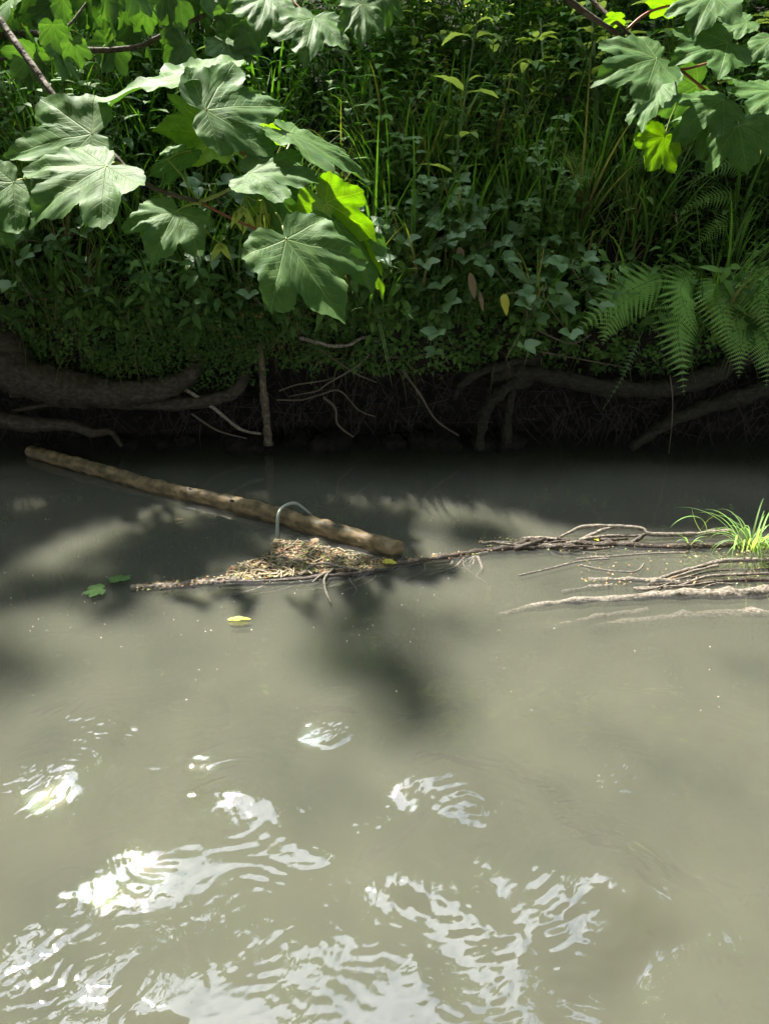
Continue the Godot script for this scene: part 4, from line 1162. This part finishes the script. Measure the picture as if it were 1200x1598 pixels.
func sprig(count: int, size: float, height: float, shape: int) -> ArrayMesh:
	var g := Geo.new()
	for k in count:
		var a := k * 2.4
		var y := height * (0.25 + 0.75 * k / count)
		var d := Vector3(cos(a), rr(-0.1, 0.5), sin(a)).normalized()
		blade(g, Vector3(0, y, 0) + d * 0.01, d, Vector3.UP, size * rr(0.6, 1.1), size * (0.55 if shape == 2 else 0.34), rr(0.4, 1.3), 0.2, 4, shape)
	for k in 2:
		var f := g.v.size()
		tube(g, [Vector3.ZERO, Vector3(0.01, height * 0.5, 0), Vector3(0, height, 0)], 0.004, 0.002, 4)
	return g.mesh(M.tint)

func plants() -> void:
	# grass, broad leaves and ground cover that nobody could count
	var kinds := [clump(15, 0.62, 0.011, 0.07, 0.4, 1.6), clump(10, 0.8, 0.02, 0.08, 0.2, 1.4), clump(16, 0.42, 0.008, 0.08, 0.8, 2.4)]
	var names := ["wild grass of bent blades all over the bank slope", "tall broad grass rising through the bank slope", "short fine grass in the bank undergrowth"]
	for kk in 3:
		var w := []; var c := []
		for k in [850, 420, 900][kk]:
			var x := rr(-5.5, 5.5)
			var u := 7.4 + 8.6 * pow(rng.randf(), 1.35)
			if x > 0.6 and u < 9.5 and rng.randf() < 0.7: continue
			if x < -0.9 and u < 8.3 and rng.randf() < 0.6: continue
			var t := stand(u, x)
			t.basis = Basis(Vector3(1, 0, 0), rr(0.0, 0.35)) * t.basis.scaled(Vector3.ONE * rr(0.7, 1.25))
			w.append(t)
			var dry := rng.randf() < 0.07
			c.append(Color(0.24, 0.19, 0.09) if dry else Color(0.07, 0.145, 0.034).lerp(Color(0.135, 0.235, 0.045), rng.randf()))
		tag(many("grass", kinds[kk], w, c), names[kk], "grass", "", "stuff")
	var sk := [sprig(9, 0.11, 0.34, 1), sprig(8, 0.085, 0.18, 2), sprig(14, 0.16, 0.65, 1), sprig(9, 0.042, 0.1, 2)]
	var sn := ["slender leafy weeds mixed into the bank grass", "low round-leaved ground cover on the bank", "tall lance-leaved weeds behind the grass", "small-leaved creepers over the lip of the bank"]
	for kk in 4:
		var w := []; var c := []
		for k in [900, 900, 800, 2300][kk]:
			var x := rr(-5.5, 5.5)
			var u := 7.0 + 8.5 * pow(rng.randf(), 1.2)
			if kk == 2: u = rr(10.0, 16.5)
			if kk == 3: u = rr(5.2, 9.6) if k % 2 else rr(5.0, 7.0) + 0.6 * nz.get_noise_2d(x * 1.5, 3.0)
			var t := stand(u, x)
			var tilt := 0.9 if u < 9.0 else 0.25
			t.basis = Basis(Vector3(1, 0, 0), rr(0.3, 1.0) * tilt) * t.basis.scaled(Vector3.ONE * rr(0.7, 1.3))
			w.append(t)
			c.append(Color(0.055, 0.125, 0.032).lerp(Color(0.12, 0.225, 0.045), rng.randf()))
		tag(many("weeds", sk[kk], w, c), sn[kk], "weeds", "", "stuff")
	# mat of small round leaves over the mossy root
	var rg := Geo.new()
	blade(rg, Vector3.ZERO, Vector3(0, 0.1, 1), Vector3.UP, 1.0, 1.0, 0.5, 0.1, 3, 2)
	var dot := rg.mesh(M.tint)
	var w := []; var c := []
	for k in 5200:
		var px := rr(120, 420)
		var py := rr(455, 610)
		var e := Vector2((px - 285) / 150.0, (py - 535) / 78.0).length() + 0.3 * nz.get_noise_2d(px * 0.03, py * 0.03)
		if e > 1.0: continue
		var z := -4.93 + 0.12 * nz.get_noise_2d(px * 0.02, py * 0.025) - 0.09 * e * e + rr(-0.05, 0.03)
		var s := rr(0.010, 0.021)
		w.append(Transform3D(Basis.from_euler(Vector3(rr(0.2, 1.2), rr(-0.8, 0.8), rr(-0.4, 0.4))).scaled(Vector3(s, s, s)), on_z(px, py, z)))
		c.append(Color(0.035, 0.085, 0.02).lerp(Color(0.08, 0.15, 0.03), rng.randf()))
	tag(many("ground_ivy", dot, w, c), "dense mat of tiny round green leaves hanging over the mossy root", "ground cover", "", "stuff")
	w = []; c = []
	for k in 9000:
		var px := rr(-20, 1000)
		var low := 545.0 + 95.0 * nz.get_noise_2d(px * 0.011, 5.0) + 30.0 * nz.get_noise_2d(px * 0.05, 9.0)
		var py := rr(440, low)
		if nz.get_noise_2d(px * 0.02 + 40.0, py * 0.03) < -0.12: continue
		if px > 780 and rng.randf() < 0.6: continue
		var z := -4.97 + 0.14 * nz.get_noise_2d(px * 0.02 + 9.0, py * 0.03) - 0.10 * smoothstep(490.0, 590.0, py) + rr(-0.06, 0.03)
		var s := rr(0.009, 0.024)
		w.append(Transform3D(Basis.from_euler(Vector3(rr(0.2, 1.3), rr(-0.9, 0.9), rr(-0.5, 0.5))).scaled(Vector3(s, s, s)), on_z(px, py, z)))
		c.append(Color(0.03, 0.07, 0.018).lerp(Color(0.085, 0.14, 0.03), rng.randf()) if rng.randf() > 0.06 else Color(0.2, 0.13, 0.05))
	tag(many("creeping_plants", dot, w, c), "ragged curtain of small creeping leaves over the undercut's lip", "ground cover", "", "stuff")
	# hanging dry grass and rootlets on the lip
	var g := Geo.new()
	for k in 900:
		var x := rr(-3.3, 3.3)
		if k < 520: x = rr(-2.7, 0.2)
		var at := bank_point(rr(5.8, 9.2), x) + Vector3(0, 0, 0.03)
		blade(g, at, Vector3(rr(-0.5, 0.5), rr(0.0, 0.8), 0.7), Vector3(0, 1, 0.2), rr(0.15, 0.42), rr(0.003, 0.008), rr(1.2, 2.2), 0.1, 7)
		var tone := Color(0.06, 0.11, 0.03).lerp(Color(0.2, 0.17, 0.07), pow(rng.randf(), 1.5))
		for j in 24: g.c.append(tone)
	tag(obj("hanging_grass", g.mesh(M.tint)), "thin green and straw grass hanging over the lip of the bank", "grass", "", "stuff")

	# stems with paired leaves
	var proto := []
	var lab := "green leafy stem standing in the grass on the upper bank"
	var grp := "leafy stems on the upper bank"
	for k in 3: proto.append(leafy_stem(lab, "balsam", rr(0.75, 1.0), 5, 0.19, 0.066, 1, grp))
	for k in 3: proto.append(leafy_stem(lab, "nettle", rr(0.5, 0.7), 6, 0.11, 0.06, 2, grp))
	var used := [0, 0, 0, 0, 0, 0]
	var put := func(kind: int, at: Transform3D, label := ""):
		if used[kind] == 0: proto[kind].transform = at
		else: copy(proto[kind], at)
		var o: Node3D = proto[kind] if used[kind] == 0 else get_child(get_child_count() - 1)
		if label:
			o.set_meta("label", label)
			o.remove_meta("group")
		used[kind] += 1
	var spots := []
	for k in 64: spots.append([rr(610, 1000) if k < 34 else rr(-20, 1220), rr(20, 250)])
	for q in [[640, 120], [690, 110], [735, 70], [800, 90], [850, 120], [670, 60], [760, 40], [830, 60], [570, 120], [610, 90]]: spots.append(q)
	for k in spots.size():
		var p := bank_at(spots[k][0], spots[k][1])
		var kind := rng.randi() % 6
		if k < proto.size(): kind = k
		put.call(kind, Transform3D(Basis(Vector3.UP, rr(0, TAU)).scaled(Vector3.ONE * rr(0.75, 1.15)), p - Vector3(0, 0.15, 0)))
	for k in 34:
		var p := bank_at(rr(600, 900), rr(280, 430))
		put.call(3 + k % 3, Transform3D(Basis(Vector3.RIGHT, rr(0.2, 0.6)) * Basis(Vector3.UP, rr(0, TAU)).scaled(Vector3.ONE * rr(0.6, 0.9)), p - Vector3(0, 0.05, 0)))
	put.call(0, Transform3D(Basis(Vector3.UP, 0.5).scaled(Vector3.ONE * 1.35), on_z(702, 350, -5.3)), "tall lone stem with broad paired yellowish leaves at centre of the bank")
	# two thick stalks on the right
	for q in [["thick pale green stalk rising at the right of the slope", [[932, 250, -5.6], [930, 150, -5.75], [925, 60, -5.9], [918, -30, -6.0]], 0.016], ["thinner green stalk leaning beside the thick stalk", [[955, 245, -5.65], [935, 150, -5.8], [905, 60, -6.0], [890, 0, -6.1]], 0.008], ["slim bent green stalk left of the thick stalk", [[868, 240, -5.7], [850, 120, -5.9], [843, 30, -6.1]], 0.007]]:
		var pts := []
		for s in q[1]: pts.append(on_z(s[0], s[1], s[2]))
		tag(obj("plant_stalk", tube_mesh(pts, q[2], q[2] * 0.7, M.stem, 8, 0.08)), q[0], "stalk")
	# brambles with leaves in threes
	var bl := "dark green bramble spray with leaves in threes on the bank face"
	var br := [bramble(bl, "bramble sprays on the bank face"), bramble(bl, "bramble sprays on the bank face"), bramble(bl, "bramble sprays on the bank face")]
	for k in 44:
		var p := bank_at(rr(640, 900), rr(330, 520)) if k < 24 else bank_at(rr(-10, 600), rr(330, 440))
		var at := Transform3D(Basis(Vector3.UP, rr(-0.7, 0.7)).scaled(Vector3.ONE * rr(0.75, 1.5)), p)
		if k < 3: br[k].transform = at
		else: copy(br[k % 3], at)
	# ferns
	fern("large fern with arching fronds over the dark hollow at right", [
		[[1115, 428, -5.15], [1040, 432, -5.0], [985, 452, -4.88], [935, 486, -4.8], [899, 520, -4.76]],
		[[1115, 428, -5.15], [1030, 440, -4.98], [975, 470, -4.86], [950, 505, -4.8], [940, 538, -4.77]],
		[[1115, 428, -5.15], [1085, 428, -5.0], [1062, 448, -4.88], [1070, 485, -4.8], [1083, 514, -4.77]],
		[[1115, 428, -5.15], [1112, 436, -5.0], [1118, 462, -4.88], [1130, 505, -4.8], [1138, 540, -4.77]],
		[[1115, 428, -5.15], [1075, 455, -5.0], [1058, 505, -4.86], [1062, 560, -4.79], [1067, 616, -4.76]],
		[[1115, 428, -5.15], [1150, 432, -5.0], [1175, 455, -4.9], [1192, 490, -4.82], [1200, 530, -4.79]],
		[[1115, 428, -5.15], [1165, 420, -5.05], [1205, 440, -4.9], [1235, 480, -4.82], [1250, 530, -4.79]],
		[[1115, 428, -5.15], [1140, 470, -5.02], [1150, 510, -4.92], [1155, 550, -4.86], [1152, 590, -4.84]],
		[[1115, 428, -5.15], [1165, 480, -5.05], [1185, 520, -4.95], [1197, 560, -4.88], [1195, 605, -4.86]]], 0.20, "fern")
	fern("dim fern spreading behind the thick stalk on the slope", [
		[[950, 262, -5.5], [905, 250, -5.4], [870, 254, -5.32], [830, 280, -5.25]],
		[[950, 262, -5.5], [990, 250, -5.4], [1030, 255, -5.3], [1075, 285, -5.25]],
		[[950, 262, -5.5], [920, 268, -5.35], [895, 285, -5.25], [880, 310, -5.2]]], 0.10, "fern")
	fern("shaded fern with long fronds at the right edge above the large fern", [
		[[1200, 320, -5.45], [1140, 305, -5.3], [1095, 312, -5.2], [1055, 335, -5.15]],
		[[1200, 320, -5.45], [1160, 262, -5.35], [1115, 262, -5.25], [1070, 288, -5.2]],
		[[1200, 320, -5.45], [1150, 340, -5.3], [1110, 360, -5.2], [1085, 385, -5.15]]], 0.11, "fern")
	fern("small fern hanging at the left of the large fern", [
		[[960, 418, -5.05], [968, 415, -5.0], [978, 424, -4.95], [988, 438, -4.93]],
		[[960, 418, -5.05], [960, 422, -5.0], [963, 436, -4.94], [964, 452, -4.92]],
		[[960, 418, -5.05], [951, 415, -5.0], [943, 424, -4.95], [936, 438, -4.93]]], 0.05, "fern")
	fern("withered fern frond drooping below the large fern", [[[1010, 500, -5.05], [990, 545, -4.95], [970, 590, -4.9], [940, 640, -4.88]]], 0.06, "bramble")
	# dead leaves and small accents
	var hang := func(called: String, label: String, px: float, py: float, z: float, length: float, wd: float, mat: String, shape := 2):
		var gg := Geo.new()
		blade(gg, Vector3.ZERO, Vector3(0.25, -1, 0.15), Vector3(0.1, 0.2, 1), length, wd, 0.4, 0.2, 9, shape, 0.1)
		tag(obj(called, gg.mesh(M[mat]), self, Transform3D(Basis(), on_z(px, py, z))), label, "leaf")
	hang.call("hanging_leaf", "single bright yellow leaf hanging on the bank under the brambles", 785, 458, -4.8, 0.14, 0.055, "yellow")
	hang.call("dead_leaf", "withered brown leaf hanging on the bank at centre", 733, 425, -4.84, 0.17, 0.05, "dry", 1)
	hang.call("dead_leaf", "narrow dead leaf hanging close beside the withered brown leaf", 748, 455, -4.84, 0.13, 0.03, "dry", 1)
	hang.call("dead_leaf", "small brown dead leaf above the withered one", 716, 385, -4.95, 0.1, 0.05, "dry", 1)
	hang.call("long_grass_blade", "long green grass blade hanging down over the undercut", 580, 460, -4.92, 0.62, 0.013, "nettle", 0)
	hang.call("long_grass_blade", "shorter green grass blade hanging beside the long one", 590, 488, -4.92, 0.38, 0.012, "nettle", 0)
	flowers("flower_cluster", "cluster of tiny white flowers between the front leaves", on_z(222, 192, -5.9), 60, 0.12, Color(0.55, 0.55, 0.5))
	flowers("flower_spike", "cream and pink seed spike below the thick stalk", on_z(944, 268, -5.5), 44, 0.09, Color(0.5, 0.42, 0.3))

func flowers(called: String, label: String, at: Vector3, count: int, spread: float, tone: Color) -> void:
	var t := thing(called, label, "flower", at)
	var g := Geo.new()
	for k in count:
		var p := Vector3(rr(-0.6, 0.6), rr(-1.0, 1.0), rr(-0.4, 0.4)) * spread
		for j in 4:
			var a := j * 1.57 + rr(0, 1)
			blade(g, p, Vector3(cos(a), 0.4, sin(a)), Vector3.UP, rr(0.006, 0.010), 0.006, 0.3, 0.1, 2, 2)
	var m := leafy(tone.linear_to_srgb(), 0.6, Color(0.4, 0.4, 0.35))
	obj("petals", g.mesh(m), t).set_meta("kind", "stuff")
	obj("stem", tube_mesh([Vector3(0, -spread * 2.6, -0.02), Vector3(0.01, -spread, 0), Vector3(0, spread, 0)], 0.003, 0.0015, M.stem, 5), t)

# ---------------------------------------------------------------- sky
func sky() -> PanoramaSkyMaterial:
	var w := 512
	var h := 256
	var im := Image.create(w, h, false, Image.FORMAT_RGBF)
	var n := FastNoiseLite.new()
	n.fractal_octaves = 5
	n.frequency = 1.5
	n.seed = 4
	for y in h:
		for x in w:
			var el := PI * (0.5 - (y + 0.5) / h)
			var az := TAU * (x + 0.5) / w
			var d := Vector3(cos(el) * sin(az), sin(el), -cos(el) * cos(az))
			var c := Color(0.40, 0.51, 0.70).lerp(Color(0.76, 0.82, 0.88), pow(1.0 - maxf(d.y, 0.0), 2.5))
			var cl := smoothstep(-0.15, 0.30, n.get_noise_3dv(d * Vector3(1, 1.6, 1)))
			c = c.lerp(Color(1.14, 1.2, 1.3), cl)
			im.set_pixel(x, y, c)
	var m := PanoramaSkyMaterial.new()
	m.panorama = ImageTexture.create_from_image(im)
	return m

func _ready() -> void:
	rng.seed = 20240607
	nz.noise_type = FastNoiseLite.TYPE_SIMPLEX_SMOOTH
	nz.frequency = 1.0
	nz.fractal_octaves = 3
	nz2.noise_type = FastNoiseLite.TYPE_SIMPLEX_SMOOTH
	nz2.frequency = 1.0
	nz2.fractal_octaves = 2
	nz2.seed = 77
	# camera, sky, sun, exposure
	var c := Camera3D.new()
	c.name = "camera"
	c.fov = 2.0 * rad_to_deg(atan(799.0 / F))
	c.near = 0.05
	c.far = 400.0
	c.position = EYE
	c.rotation.x = -PITCH
	add_child(c)
	c.current = true
	var env := Environment.new()
	env.background_mode = Environment.BG_SKY
	env.sky = Sky.new()
	env.sky.sky_material = sky()
	env.background_energy_multiplier = 2.0
	env.tonemap_mode = Environment.TONE_MAPPER_LINEAR
	env.tonemap_exposure = 3.9
	env.sdfgi_enabled = true
	env.ssao_enabled = true
	env.ssil_enabled = true
	var we := WorldEnvironment.new()
	we.name = "world_environment"
	we.environment = env
	add_child(we)
	var sun := DirectionalLight3D.new()
	sun.name = "sun"
	sun.light_energy = 1.6
	sun.light_color = Color(1.0, 0.975, 0.93)
	sun.light_angular_distance = 0.9
	sun.shadow_enabled = true
	sun.look_at_from_position(Vector3.ZERO, -to_sun(), Vector3.FORWARD)
	add_child(sun)

	var t0 := Time.get_ticks_msec()
	make_outline()
	materials()
	print("materials ", Time.get_ticks_msec() - t0)
	banks()
	river()
	print("river ", Time.get_ticks_msec() - t0)
	trees()
	print("trees ", Time.get_ticks_msec() - t0)
	branches()
	print("branches ", Time.get_ticks_msec() - t0)
	drift()
	roots()
	print("drift ", Time.get_ticks_msec() - t0)
	plants()
	print("plants ", Time.get_ticks_msec() - t0)
